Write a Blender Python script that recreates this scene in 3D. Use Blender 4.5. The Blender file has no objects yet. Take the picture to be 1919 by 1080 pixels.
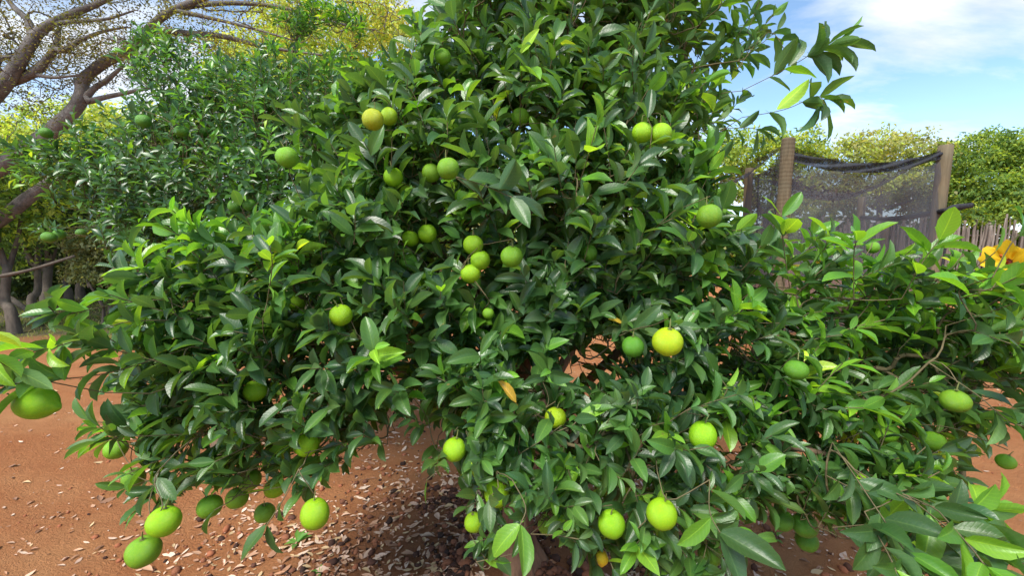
import bpy, math, random
import numpy as np
from mathutils import Vector, Matrix, noise
from mathutils.bvhtree import BVHTree

R = math.radians
rng = np.random.default_rng(7)
random.seed(7)
scene = bpy.context.scene
col = scene.collection

# ------------------------------------------------------------------ camera
PITCH = R(6.7)
CAMZ = 1.6
FPX = 805.0                      # focal length in pixels of the 1919 px wide photograph
cam_d = bpy.data.cameras.new('camera')
cam_d.sensor_width = 36.0
cam_d.lens = 36.0 * FPX / 1919.0
cam_d.clip_start = 0.02
cam_d.clip_end = 2000
cam = bpy.data.objects.new('camera', cam_d)
col.objects.link(cam)
cam.location = (0, 0, CAMZ)
cam.rotation_euler = (R(90) - PITCH, 0, 0)
scene.camera = cam

# ------------------------------------------------------------------ sky
SUN_EL, SUN_AZ = R(54), R(-150)   # azimuth from +Y (view direction) towards +X
world = bpy.data.worlds.new('World')
scene.world = world
world.use_nodes = True
wn, wl = world.node_tree.nodes, world.node_tree.links
wn.clear()
w_out = wn.new('ShaderNodeOutputWorld')
w_bg = wn.new('ShaderNodeBackground')
w_bg.inputs['Strength'].default_value = 0.085
w_sky = wn.new('ShaderNodeTexSky')
w_sky.sky_type = 'NISHITA'
w_sky.sun_disc = False
w_sky.sun_elevation = SUN_EL
w_sky.sun_rotation = SUN_AZ
w_sky.altitude = 1200
w_sky.air_density = 0.62
w_sky.dust_density = 0.6
w_sky.ozone_density = 1.2
w_tc = wn.new('ShaderNodeTexCoord')
w_sep = wn.new('ShaderNodeSeparateXYZ')
wl.new(w_tc.outputs['Generated'], w_sep.inputs[0])
def wmath(op, a, b=None):
    n = wn.new('ShaderNodeMath'); n.operation = op
    for i, v in enumerate((a, b)):
        if v is None: continue
        if isinstance(v, (int, float)): n.inputs[i].default_value = v
        else: wl.new(v, n.inputs[i])
    return n.outputs[0]
zc = wmath('ADD', wmath('MAXIMUM', w_sep.outputs[2], 0.0), 0.22)
w_cmb = wn.new('ShaderNodeCombineXYZ')
wl.new(wmath('DIVIDE', w_sep.outputs[0], zc), w_cmb.inputs[0])
wl.new(wmath('DIVIDE', w_sep.outputs[1], zc), w_cmb.inputs[1])
w_map = wn.new('ShaderNodeMapping')
w_map.inputs['Rotation'].default_value = (0, 0, R(13.5))
w_map.inputs['Scale'].default_value = (0.75, 1.35, 1)
w_map.inputs['Location'].default_value = (14.0737, 7.8933, 4.8117)
wl.new(w_cmb.outputs[0], w_map.inputs[0])
w_no = wn.new('ShaderNodeTexNoise')
w_no.inputs['Scale'].default_value = 1.5
w_no.inputs['Detail'].default_value = 8
w_no.inputs['Roughness'].default_value = 0.56
w_no.inputs['Distortion'].default_value = 0.35
wl.new(w_map.outputs[0], w_no.inputs['Vector'])
w_rp = wn.new('ShaderNodeValToRGB')
w_rp.color_ramp.elements[0].position = 0.45
w_rp.color_ramp.elements[1].position = 0.62
wl.new(w_no.outputs[0], w_rp.inputs[0])
# thin veil everywhere plus a whiter belt near the horizon
w_hor = wn.new('ShaderNodeMapRange')
w_hor.inputs['From Min'].default_value = 0.0
w_hor.inputs['From Max'].default_value = 0.26
w_hor.inputs['To Min'].default_value = 0.85
w_hor.inputs['To Max'].default_value = 0.12
wl.new(w_sep.outputs[2], w_hor.inputs[0])
fac = wmath('MINIMUM', wmath('ADD', wmath('MULTIPLY', w_rp.outputs[0], 0.9), wmath('MULTIPLY', w_hor.outputs[0], 0.30)), 0.97)
w_mix = wn.new('ShaderNodeMix'); w_mix.data_type = 'RGBA'
wl.new(fac, w_mix.inputs['Factor'])
w_hs = wn.new('ShaderNodeHueSaturation'); w_hs.inputs['Saturation'].default_value = 1.0; w_hs.inputs['Value'].default_value = .92; w_hs.inputs['Hue'].default_value = .488
wl.new(w_sky.outputs[0], w_hs.inputs['Color'])
wl.new(w_hs.outputs[0], w_mix.inputs['A'])
w_no2 = wn.new('ShaderNodeTexNoise'); w_no2.inputs['Scale'].default_value = 3.1; w_no2.inputs['Detail'].default_value = 6
wl.new(w_map.outputs[0], w_no2.inputs['Vector'])
w_cc = wn.new('ShaderNodeValToRGB')
w_cc.color_ramp.elements[0].position = 0.3; w_cc.color_ramp.elements[0].color = (.60, .64, .72, 1)
w_cc.color_ramp.elements[1].position = 0.7; w_cc.color_ramp.elements[1].color = (.95, .96, .98, 1)
wl.new(w_no2.outputs[0], w_cc.inputs[0])
w_cs = wn.new('ShaderNodeMix'); w_cs.data_type = 'RGBA'; w_cs.blend_type = 'MULTIPLY'; w_cs.clamp_result = False
w_cs.inputs['Factor'].default_value = 1.0
wl.new(w_cc.outputs[0], w_cs.inputs['A']); w_cs.inputs['B'].default_value = (3.6, 3.65, 3.75, 1)
wl.new(w_cs.outputs['Result'], w_mix.inputs['B'])
wl.new(w_mix.outputs['Result'], w_bg.inputs['Color'])
wl.new(w_bg.outputs[0], w_out.inputs[0])

# ------------------------------------------------------------------ sun behind thin cloud
sun_d = bpy.data.lights.new('sun', 'SUN')
sun_d.energy = 1.5
sun_d.angle = R(24)
sun_d.color = (1.0, 0.95, 0.87)
sun = bpy.data.objects.new('sun', sun_d)
col.objects.link(sun)
sdir = Vector((math.sin(SUN_AZ) * math.cos(SUN_EL), math.cos(SUN_AZ) * math.cos(SUN_EL), math.sin(SUN_EL)))
sun.rotation_euler = sdir.to_track_quat('Z', 'Y').to_euler()
sun.location = (-4, -2, 12)

# ------------------------------------------------------------------ exposure
scene.view_settings.view_transform = 'Standard'
scene.view_settings.look = 'None'
scene.view_settings.exposure = 2.2
scene.view_settings.gamma = 1
scene.cycles.use_denoising = True
scene.cycles.max_bounces = 10
scene.cycles.transparent_max_bounces = 16
scene.cycles.transmission_bounces = 6
scene.cycles.diffuse_bounces = 5
scene.cycles.sample_clamp_indirect = 6

# ------------------------------------------------------------------ helpers
def at(px, py, z):
    """the point of the place seen at a pixel of the photograph, z metres along the camera axis"""
    f = np.array((0, math.cos(PITCH), -math.sin(PITCH)))
    u = np.array((0, math.sin(PITCH), math.cos(PITCH)))
    r = np.array((1.0, 0, 0))
    return np.array((0, 0, CAMZ)) + z * (f + (px - 959.5) / FPX * r - (py - 540.0) / FPX * u)

def to_px(P):
    P = np.atleast_2d(P) - np.array((0, 0, CAMZ))
    z = P[:, 1] * math.cos(PITCH) - P[:, 2] * math.sin(PITCH)
    v = P[:, 1] * math.sin(PITCH) + P[:, 2] * math.cos(PITCH)
    zz = np.where(np.abs(z) < 1e-4, 1e-4, z)
    return P[:, 0] / zz * FPX + 959.5, 540 - v / zz * FPX, z

def nrm(a):
    a = np.asarray(a, float)
    return a / np.maximum(np.linalg.norm(a, axis=-1, keepdims=True), 1e-9)

def empty(name, loc, label, cat, group=None):
    o = bpy.data.objects.new(name, None)
    col.objects.link(o)
    o.location = loc
    o.empty_display_size = 0.1
    o['label'] = label; o['category'] = cat
    if group: o['group'] = group
    return o

def place(name, me, mat=None, parent=None, kind=None):
    """link a mesh given in world coordinates (or local to its own matrix) under a parent standing unrotated"""
    o = bpy.data.objects.new(name, me)
    col.objects.link(o)
    if mat is not None and not me.materials: me.materials.append(mat)
    if parent is not None:
        o.parent = parent
        o.matrix_parent_inverse = Matrix.Translation(-origin_of(parent))
    if kind: o['kind'] = kind
    return o

def origin_of(o):
    v = Vector(o.location)
    return v

def np_mesh(name, V, F, uv=None, colr=None, smooth=True, mat=None):
    """V (n,3); F (m,k) all faces with k corners; uv (n,2); colr (n,3)"""
    V = np.ascontiguousarray(V, np.float32); F = np.ascontiguousarray(F, np.int32)
    me = bpy.data.meshes.new(name)
    m, k = F.shape
    me.vertices.add(len(V)); me.vertices.foreach_set('co', V.ravel())
    me.loops.add(m * k); me.loops.foreach_set('vertex_index', F.ravel())
    me.polygons.add(m)
    me.polygons.foreach_set('loop_start', np.arange(0, m * k, k, dtype=np.int32))
    me.polygons.foreach_set('loop_total', np.full(m, k, np.int32))
    me.polygons.foreach_set('use_smooth', np.full(m, smooth, bool))
    if uv is not None:
        l = me.uv_layers.new(name='UVMap')
        l.data.foreach_set('uv', np.ascontiguousarray(uv[F.ravel()], np.float32).ravel())
    if colr is not None:
        a = me.color_attributes.new('tint', 'FLOAT_COLOR', 'POINT')
        c4 = np.ones((len(V), 4), np.float32); c4[:, :3] = colr
        a.data.foreach_set('color', c4.ravel())
    me.update(calc_edges=True)
    if mat is not None: me.materials.append(mat)
    return me

def frames(d):
    d = nrm(d)
    ref = np.where(np.abs(d[:, 2:3]) > 0.9, np.array([[1.0, 0, 0]]), np.array([[0, 0, 1.0]]))
    a = nrm(np.cross(ref, d)); b = np.cross(d, a)
    return a, b

def frusta(P0, P1, r0, r1, sides=5):
    """many open tapered tubes in one array"""
    n = len(P0)
    a, b = frames(P1 - P0)
    t = np.arange(sides) / sides * 2 * math.pi
    cs, sn = np.cos(t)[None, :, None], np.sin(t)[None, :, None]
    ring = cs * a[:, None, :] + sn * b[:, None, :]
    A = P0[:, None, :] + ring * np.asarray(r0)[:, None, None]
    B = P1[:, None, :] + ring * np.asarray(r1)[:, None, None]
    V = np.concatenate((A, B), 1).reshape(-1, 3)
    i = np.arange(sides); j = (i + 1) % sides
    q = np.stack((i, j, j + sides, i + sides), 1)
    F = (q[None] + (np.arange(n) * 2 * sides)[:, None, None]).reshape(-1, 4)
    return V, F

def smooth_line(pts, rad, per=6):
    """Catmull-Rom through pts with radii"""
    pts = np.asarray(pts, float); rad = np.asarray(rad, float)
    P = np.vstack((2 * pts[0] - pts[1], pts, 2 * pts[-1] - pts[-2]))
    Q = np.concatenate(([rad[0]], rad, [rad[-1]]))
    out, ro = [], []
    for i in range(1, len(P) - 2):
        for t in np.linspace(0, 1, per, endpoint=False):
            t2, t3 = t * t, t * t * t
            w = np.array((-t3 + 2 * t2 - t, 3 * t3 - 5 * t2 + 2, -3 * t3 + 4 * t2 + t, t3 - t2)) / 2
            out.append(w @ P[i - 1:i + 3]); ro.append(Q[i] * (1 - t) + Q[i + 1] * t)
    out.append(P[-2]); ro.append(Q[-2])
    return np.array(out), np.array(ro)

def tube_mesh(name, pts, rad, sides=10, bump=0.0, mat=None, caps=True, seed=0):
    pts = np.asarray(pts, float)
    n = len(pts)
    d = nrm(np.gradient(pts, axis=0))
    a = frames(d[:1])[0][0]
    V = []
    rr = np.random.default_rng(seed)
    ph = rr.uniform(0, 6.28, 4)
    t = np.arange(sides) / sides * 2 * math.pi
    for i in range(n):
        a = nrm(a - d[i] * (a @ d[i])); b = np.cross(d[i], a)
        k = 1 + bump * (np.sin(3 * t + ph[0] + i * .35) + .7 * np.sin(5 * t + ph[1] - i * .5) + .6 * np.sin(i * 1.1 + ph[2]) + rr.normal(0, .35, sides))
        V.append(pts[i] + rad[i] * k[:, None] * (np.cos(t)[:, None] * a + np.sin(t)[:, None] * b))
    V = np.concatenate(V)
    i = np.arange(sides); j = (i + 1) % sides
    q = np.stack((i, j, j + sides, i + sides), 1)
    F = (q[None] + (np.arange(n - 1) * sides)[:, None, None]).reshape(-1, 4).tolist()
    if caps:
        F.append(list(range(sides))[::-1]); F.append([(n - 1) * sides + k for k in range(sides)])
    me = bpy.data.meshes.new(name)
    me.from_pydata(V.tolist(), [], F)
    me.polygons.foreach_set('use_smooth', np.ones(len(F), bool))
    me.update()
    if mat is not None: me.materials.append(mat)
    return me

# ------------------------------------------------------------------ materials
def new_mat(name):
    m = bpy.data.materials.new(name); m.use_nodes = True
    nt = m.node_tree; nt.nodes.clear()
    out = nt.nodes.new('ShaderNodeOutputMaterial')
    return m, nt, out

class NB:
    def __init__(s, nt): s.nt = nt
    def n(s, t, **kw):
        x = s.nt.nodes.new(t)
        for k, v in kw.items(): setattr(x, k, v)
        return x
    def l(s, a, b): s.nt.links.new(a, b)
    def math(s, op, a, b=None, c=None, clamp=False):
        x = s.n('ShaderNodeMath', operation=op); x.use_clamp = clamp
        for i, v in enumerate((a, b, c)):
            if v is None: continue
            if isinstance(v, (int, float)): x.inputs[i].default_value = v
            else: s.l(v, x.inputs[i])
        return x.outputs[0]
    def noise(s, scale, detail=4, rough=.55, vec=None, dist=0):
        x = s.n('ShaderNodeTexNoise')
        x.inputs['Scale'].default_value = scale; x.inputs['Detail'].default_value = detail
        x.inputs['Roughness'].default_value = rough; x.inputs['Distortion'].default_value = dist
        if vec is not None: s.l(vec, x.inputs['Vector'])
        return x.outputs[0]
    def ramp(s, f, stops):
        x = s.n('ShaderNodeValToRGB'); e = x.color_ramp.elements
        while len(e) < len(stops): e.new(0.5)
        for k, (p, c) in enumerate(stops):
            e[k].position = p; e[k].color = (c, c, c, 1) if isinstance(c, (int, float)) else (*c, 1)
        s.l(f, x.inputs[0]); return x.outputs[0]
    def mix(s, f, a, b, mode='MIX'):
        x = s.n('ShaderNodeMix', data_type='RGBA', blend_type=mode)
        for k, v in (('Factor', f), ('A', a), ('B', b)):
            if isinstance(v, (int, float)): x.inputs[k].default_value = v
            elif isinstance(v, tuple): x.inputs[k].default_value = (*v, 1)
            else: s.l(v, x.inputs[k])
        return x.outputs['Result']
    def bsdf(s, color, rough=.5, spec=.5, normal=None):
        x = s.n('ShaderNodeBsdfPrincipled')
        if isinstance(color, tuple): x.inputs['Base Color'].default_value = (*color, 1)
        else: s.l(color, x.inputs['Base Color'])
        if isinstance(rough, (int, float)): x.inputs['Roughness'].default_value = rough
        else: s.l(rough, x.inputs['Roughness'])
        x.inputs['Specular IOR Level'].default_value = spec
        if normal is not None: s.l(normal, x.inputs['Normal'])
        return x
    def bump(s, h, strength, dist):
        x = s.n('ShaderNodeBump'); x.inputs['Strength'].default_value = strength; x.inputs['Distance'].default_value = dist
        s.l(h, x.inputs['Height']); return x.outputs[0]

def leaf_material(name, veins=True, rough=.34, spec=.5, trans=.3):
    m, nt, out = new_mat(name); b = NB(nt)
    colr = b.n('ShaderNodeAttribute', attribute_name='tint').outputs['Color']
    geo = b.n('ShaderNodeNewGeometry')
    base = colr; nor = None
    if veins:
        uv = b.n('ShaderNodeUVMap').outputs[0]
        sp = b.n('ShaderNodeSeparateXYZ'); b.l(uv, sp.inputs[0])
        side = b.math('ABSOLUTE', b.math('SUBTRACT', sp.outputs[1], .5))
        rib = b.math('SUBTRACT', 1.0, b.math('MULTIPLY', side, 22.0), clamp=True)
        ph = b.math('SUBTRACT', sp.outputs[0], b.math('MULTIPLY', side, .34))
        vein = b.math('POWER', b.math('ABSOLUTE', b.math('SINE', b.math('MULTIPLY', ph, 30.0))), 14.0)
        fine = b.noise(420, 3)
        blot = b.noise(38, 3)
        base = b.mix(b.math('MULTIPLY', b.ramp(blot, [(.35, 0.0), (.75, 1.0)]), .35), base, b.mix(1.0, base, (1.55, 1.35, .9), 'MULTIPLY'))
        base = b.mix(b.math('ADD', b.math('MULTIPLY', rib, .5), b.math('MULTIPLY', vein, .10)), base, b.mix(1.0, base, (2.7, 2.0, 1.7), 'MULTIPLY'))
        # scars, dust and yellowing on some leaves
        sp1 = b.noise(150, 2); patch = b.noise(9, 2)
        base = b.mix(b.math('MULTIPLY', b.ramp(sp1, [(.69, 0.0), (.73, 1.0)]), b.ramp(patch, [(.5, 0.0), (.6, .75)])), base, (.20, .15, .05))
        base = b.mix(b.math('MULTIPLY', b.ramp(b.noise(26, 3), [(.52, 0.0), (.72, 1.0)]), b.ramp(patch, [(.42, .28), (.6, 0.0)])), base, (.17, .19, .13))
        h = b.math('ADD', b.math('ADD', b.math('MULTIPLY', rib, -1.2), b.math('MULTIPLY', vein, -.55)), b.math('MULTIPLY', fine, .5))
        nor = b.bump(h, .22, .0016)
    under = b.mix(1.0, base, (1.75, 1.55, 1.9), 'MULTIPLY')
    c = b.mix(geo.outputs['Backfacing'], base, under)
    rg = b.math('ADD', rough, b.math('MULTIPLY', geo.outputs['Backfacing'], .25))
    p = b.bsdf(c, rg, spec, nor)
    tr = b.n('ShaderNodeBsdfTranslucent')
    b.l(b.mix(1.0, base, (3.1, 2.6, 1.0), 'MULTIPLY'), tr.inputs[0])
    mx = b.n('ShaderNodeMixShader'); mx.inputs[0].default_value = trans
    b.l(p.outputs[0], mx.inputs[1]); b.l(tr.outputs[0], mx.inputs[2])
    b.l(mx.outputs[0], out.inputs[0])
    return m

def bark_material(name, c0, c1, scale=30, stretch=(1, 1, .25), bump=.6, dist=.006, rough=.9, lichen=None):
    m, nt, out = new_mat(name); b = NB(nt)
    tc = b.n('ShaderNodeTexCoord').outputs['Object']
    mp = b.n('ShaderNodeMapping'); mp.inputs['Scale'].default_value = stretch; b.l(tc, mp.inputs[0])
    n1 = b.noise(scale, 7, .65, mp.outputs[0], .4); n2 = b.noise(scale * .18, 4, .5, tc)
    c = b.mix(b.ramp(n1, [(.3, 0.0), (.7, 1.0)]), c0, c1)
    c = b.mix(b.math('MULTIPLY', b.ramp(n2, [(.4, 0.0), (.7, 1.0)]), .5), c, lichen or tuple(min(1, v * 1.35) for v in c1))
    p = b.bsdf(c, rough, .25, b.bump(n1, bump, dist))
    b.l(p.outputs[0], out.inputs[0]); return m

def plain_mat(name, c0, c1, scale=20, rough=.8, bump=.3, dist=.004, spec=.3):
    m, nt, out = new_mat(name); b = NB(nt)
    tc = b.n('ShaderNodeTexCoord').outputs['Object']
    n1 = b.noise(scale, 5, .6, tc)
    p = b.bsdf(b.mix(b.ramp(n1, [(.3, 0.0), (.7, 1.0)]), c0, c1), rough, spec, b.bump(n1, bump, dist))
    b.l(p.outputs[0], out.inputs[0]); return m

M_leaf = leaf_material('citrus_leaf', rough=.35, spec=.6, trans=.32)
M_leaf2 = leaf_material('mandarin_leaf', veins=False, rough=.32, spec=.55)
M_bg = leaf_material('bush_leaf', veins=False, rough=.6, spec=.25, trans=.36)
M_bark = bark_material('citrus_bark', (.07, .046, .032), (.17, .105, .068), 45, lichen=(.30, .23, .16))
M_twig = bark_material('twig_bark', (.07, .065, .03), (.15, .12, .065), 60, (1, 1, 1), .3, .002)
M_acacia_bark = bark_material('acacia_bark', (.05, .047, .044), (.19, .175, .162), 30, (1, 1, 1), .9, .02)
M_dark_bark = bark_material('wood_bark', (.05, .042, .034), (.14, .115, .09), 18, (1, 1, .2), .8, .015)

def fruit_material():
    m, nt, out = new_mat('citrus_peel'); b = NB(nt)
    oi = b.n('ShaderNodeObjectInfo')
    tc = b.n('ShaderNodeTexCoord').outputs['Object']
    ad = b.n('ShaderNodeVectorMath', operation='ADD'); b.l(tc, ad.inputs[0])
    mu = b.n('ShaderNodeVectorMath', operation='SCALE'); b.l(oi.outputs['Location'], mu.inputs[0]); mu.inputs['Scale'].default_value = 3.0
    b.l(mu.outputs[0], ad.inputs[1]); v = ad.outputs[0]
    big = b.noise(16, 3, .5, v); mid = b.noise(70, 4, .6, v)
    base = b.mix(b.math('MULTIPLY', b.ramp(big, [(.42, 0.0), (.68, 1.0)]), .8), oi.outputs['Color'], b.mix(1.0, oi.outputs['Color'], (1.4, 1.1, .8), 'MULTIPLY'))
    base = b.mix(b.math('MULTIPLY', b.ramp(mid, [(.4, 0.0), (.75, 1.0)]), .5), base, b.mix(1.0, oi.outputs['Color'], (.62, .8, .7), 'MULTIPLY'))
    sc = b.n('ShaderNodeTexNoise'); sc.inputs['Scale'].default_value = 34; sc.inputs['Detail'].default_value = 2; b.l(v, sc.inputs['Vector'])
    base = b.mix(b.math('MULTIPLY', b.ramp(sc.outputs[0], [(.66, 0.0), (.74, 1.0)]), .6), base, (.36, .32, .14))
    vo = b.n('ShaderNodeTexVoronoi'); vo.inputs['Scale'].default_value = 620; b.l(v, vo.inputs['Vector'])
    hgt = b.math('ADD', b.math('MULTIPLY', vo.outputs['Distance'], .9), b.math('MULTIPLY', mid, .8))
    p = b.bsdf(base, .42, .38, b.bump(hgt, .5, .0016))
    p.inputs['Subsurface Weight'].default_value = .12
    p.inputs['Subsurface Radius'].default_value = (.010, .012, .003)
    p.inputs['Subsurface Scale'].default_value = .5
    b.l(p.outputs[0], out.inputs[0]); return m
M_fruit = fruit_material()
M_calyx = plain_mat('calyx', (.09, .13, .03), (.2, .2, .07), 200, .7, .3, .001)

# ------------------------------------------------------------------ the ground
def ground_z(x, y):
    x = np.asarray(x, float); y = np.asarray(y, float)
    near = np.exp(-((x - .05) ** 2 + (y - 1.95) ** 2) / .9)
    z = .016 * np.sin(1.3 * x + .7 * y) + .012 * np.sin(2.9 * x - 2.1 * y + 1) + .007 * np.sin(6.3 * x + 4.4 * y) + .004 * np.sin(13 * x - 9 * y + 2)
    return z + .035 * near - .03

def ground_material():
    m, nt, out = new_mat('red_soil'); b = NB(nt)
    tc = b.n('ShaderNodeTexCoord').outputs['Object']
    sp = b.n('ShaderNodeSeparateXYZ'); b.l(tc, sp.inputs[0])
    mp = b.n('ShaderNodeMapping'); mp.inputs['Rotation'].default_value = (0, 0, .5); mp.inputs['Scale'].default_value = (.6, 1.5, 1); b.l(tc, mp.inputs[0])
    big = b.noise(.9, 5, .55, mp.outputs[0], .6); mid = b.noise(6, 5, .6, tc); fine = b.noise(70, 6, .7, tc); grit = b.noise(320, 3, .6, tc)
    c = b.mix(b.ramp(big, [(.32, 0.0), (.68, 1.0)]), (.46, .168, .062), (.60, .285, .122))
    c = b.mix(b.math('MULTIPLY', b.ramp(mid, [(.35, 0.0), (.7, 1.0)]), .5), c, (.40, .130, .048))
    c = b.mix(b.math('MULTIPLY', b.ramp(fine, [(.4, 0.0), (.7, 1.0)]), .45), c, (.56, .275, .122))
    c = b.mix(b.math('MULTIPLY', b.ramp(grit, [(.62, 0.0), (.72, 1.0)]), .5), c, (.11, .045, .03))
    # dark composted soil in an uneven patch round the tree's foot
    dx = b.math('SUBTRACT', sp.outputs[0], -.12); dy = b.math('SUBTRACT', sp.outputs[1], 1.92)
    d = b.math('SQRT', b.math('ADD', b.math('MULTIPLY', dx, dx), b.math('MULTIPLY', dy, dy)))
    d = b.math('ADD', d, b.math('MULTIPLY', b.math('SUBTRACT', mid, .5), 1.0))
    comp = b.ramp(b.math('DIVIDE', d, 1.6), [(.34, 1.0), (.66, 0.0)])
    c = b.mix(b.math('MULTIPLY', comp, .5), c, b.mix(fine, (.055, .027, .02), (.16, .07, .045)))
    # brown-green floor of the wood
    wm = b.math('ADD', b.math('MULTIPLY', sp.outputs[1], 1.0), b.math('MULTIPLY', b.math('SUBTRACT', big, .5), 2.0))
    wood = b.ramp(b.math('SUBTRACT', b.math('DIVIDE', wm, 1.0), 6.3), [(.0, 0.0), (.9, 1.0)])
    lft = b.ramp(b.math('DIVIDE', b.math('ADD', sp.outputs[0], 8.0), 6.0), [(.55, 1.0), (.95, 0.0)])
    c = b.mix(b.math('MULTIPLY', wood, lft), c, b.mix(mid, (.09, .085, .04), (.17, .15, .075)))
    h = b.math('ADD', b.math('ADD', b.math('MULTIPLY', mid, 1.2), fine), b.math('MULTIPLY', grit, .35))
    p = b.bsdf(c, .95, .15, b.bump(h, 1.0, .045))
    b.l(p.outputs[0], out.inputs[0]); return m
M_ground = ground_material()
def axis(a, c, n, p=2.6):
    t = np.linspace(-1, 1, n)
    return c + np.sign(t) * (np.abs(t) * 4.5 + np.abs(t) ** 7 * a)
gx = axis(300, 0, 221); gy = axis(300, 2.2, 221)
GX, GY = np.meshgrid(gx, gy)
GZ = ground_z(GX, GY) + np.where(np.hypot(GX, GY) < 5, rng.normal(0, .0025, GX.shape), 0)
n = len(gx)
idx = np.arange(n * n).reshape(n, n)
F = np.stack((idx[:-1, :-1], idx[:-1, 1:], idx[1:, 1:], idx[1:, :-1]), -1).reshape(-1, 4)
ground = place('ground', np_mesh('ground', np.stack((GX, GY, GZ), -1).reshape(-1, 3), F, mat=M_ground))
ground['kind'] = 'structure'
ground['label'] = 'bare red soil with pale fallen leaves under the citrus tree'

# ------------------------------------------------------------------ leaf shapes
def leaf_set(nvar, nl, nc, seed, petiole=.13, fold=(.12, .42), bend=(.15, 1.0), wave=.05):
    rr = np.random.default_rng(seed)
    lin = np.linspace(0, 1, nl); t = np.concatenate(([-petiole, -petiole * .02], .02 + .98 * (lin * .62 + .38 * np.sin(lin * math.pi / 2) ** 1.3)))
    v = np.linspace(-1, 1, nc + 1)
    out = []
    for k in range(nvar):
        pk = rr.uniform(.82, 1.08)
        tt = np.clip(t, 0, 1)
        w = np.sin(math.pi * tt ** pk) ** rr.uniform(.55, .85) * (1 - .14 * tt) + .012
        w = np.where(t <= 0, .030, w); w[-1] = .03
        fo = rr.uniform(*fold); be = rr.uniform(*bend); wa = rr.uniform(.2, 1) * wave; ph = rr.uniform(0, 6.28, 2)
        cup = rr.uniform(-.25, .35); side = rr.uniform(-.16, .16); tip = rr.uniform(0, .5)
        th = be * np.clip(t, 0, 1) + tip * np.clip(t - .7, 0, 1) ** 2 * 4
        ds = np.diff(t, prepend=t[0])
        cx = t[0] + np.cumsum(ds * np.cos(th)); cz = np.cumsum(-ds * np.sin(th))
        cy = side * np.clip(t, 0, 1) ** 2
        P = np.zeros((len(t), nc + 1, 3)); U = np.zeros((len(t), nc + 1, 2))
        for j, s in enumerate(v):
            hw = .5 * w * abs(s)
            zz = hw * fo * (1 - cup * abs(s)) + wa * abs(s) * w * np.sin(9 * t + ph[0 if s < 0 else 1])
            P[:, j, 0] = cx + zz * np.sin(th)
            P[:, j, 1] = cy + np.sign(s) * hw * (1 - .22 * fo)
            P[:, j, 2] = cz + zz * np.cos(th)
            U[:, j, 0] = np.clip(t, 0, 1); U[:, j, 1] = .5 + .5 * s
        out.append(P.reshape(-1, 3))
    nt_ = len(t); m = nc + 1
    idx = np.arange(nt_ * m).reshape(nt_, m)
    F = np.stack((idx[:-1, :-1], idx[1:, :-1], idx[1:, 1:], idx[:-1, 1:]), -1).reshape(-1, 4)
    return np.array(out), F, U.reshape(-1, 2)

LEAF = leaf_set(16, 6, 4, 3, fold=(.08, .55), bend=(.0, .85))
LEAF_S = leaf_set(12, 3, 2, 5, bend=(.1, .7))

def leaf_axes(d, nwant):
    d = nrm(d)
    nn = nrm(nwant - d * np.sum(nwant * d, 1, keepdims=True))
    return d, np.cross(nn, d), nn

def leaf_mesh(name, leaves, shapes, mat):
    """leaves: dict of arrays pos, dir, nor, L, W, var, col; W is width over length"""
    S, F0, U0 = shapes
    d, s, nn = leaf_axes(leaves['dir'], leaves['nor'])
    loc = S[leaves['var']]
    L = leaves['L'][:, None, None]; W = leaves['W'][:, None, None]
    V = leaves['pos'][:, None, :] + L * (loc[:, :, 0:1] * d[:, None] + W * loc[:, :, 1:2] * s[:, None] + W * loc[:, :, 2:3] * nn[:, None] * 1.0)
    # the droop is measured in lengths, not widths
    V += L * (1 - W) * np.minimum(loc[:, :, 2:3], 0) * nn[:, None]
    N, k = V.shape[:2]
    F = (F0[None] + (np.arange(N) * k)[:, None, None]).reshape(-1, 4)
    return np_mesh(name, V.reshape(-1, 3), F, np.tile(U0, (N, 1)), np.repeat(leaves['col'], k, 0), True, mat)

def sub(leaves, mask): return {k: v[mask] for k, v in leaves.items()}

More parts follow.
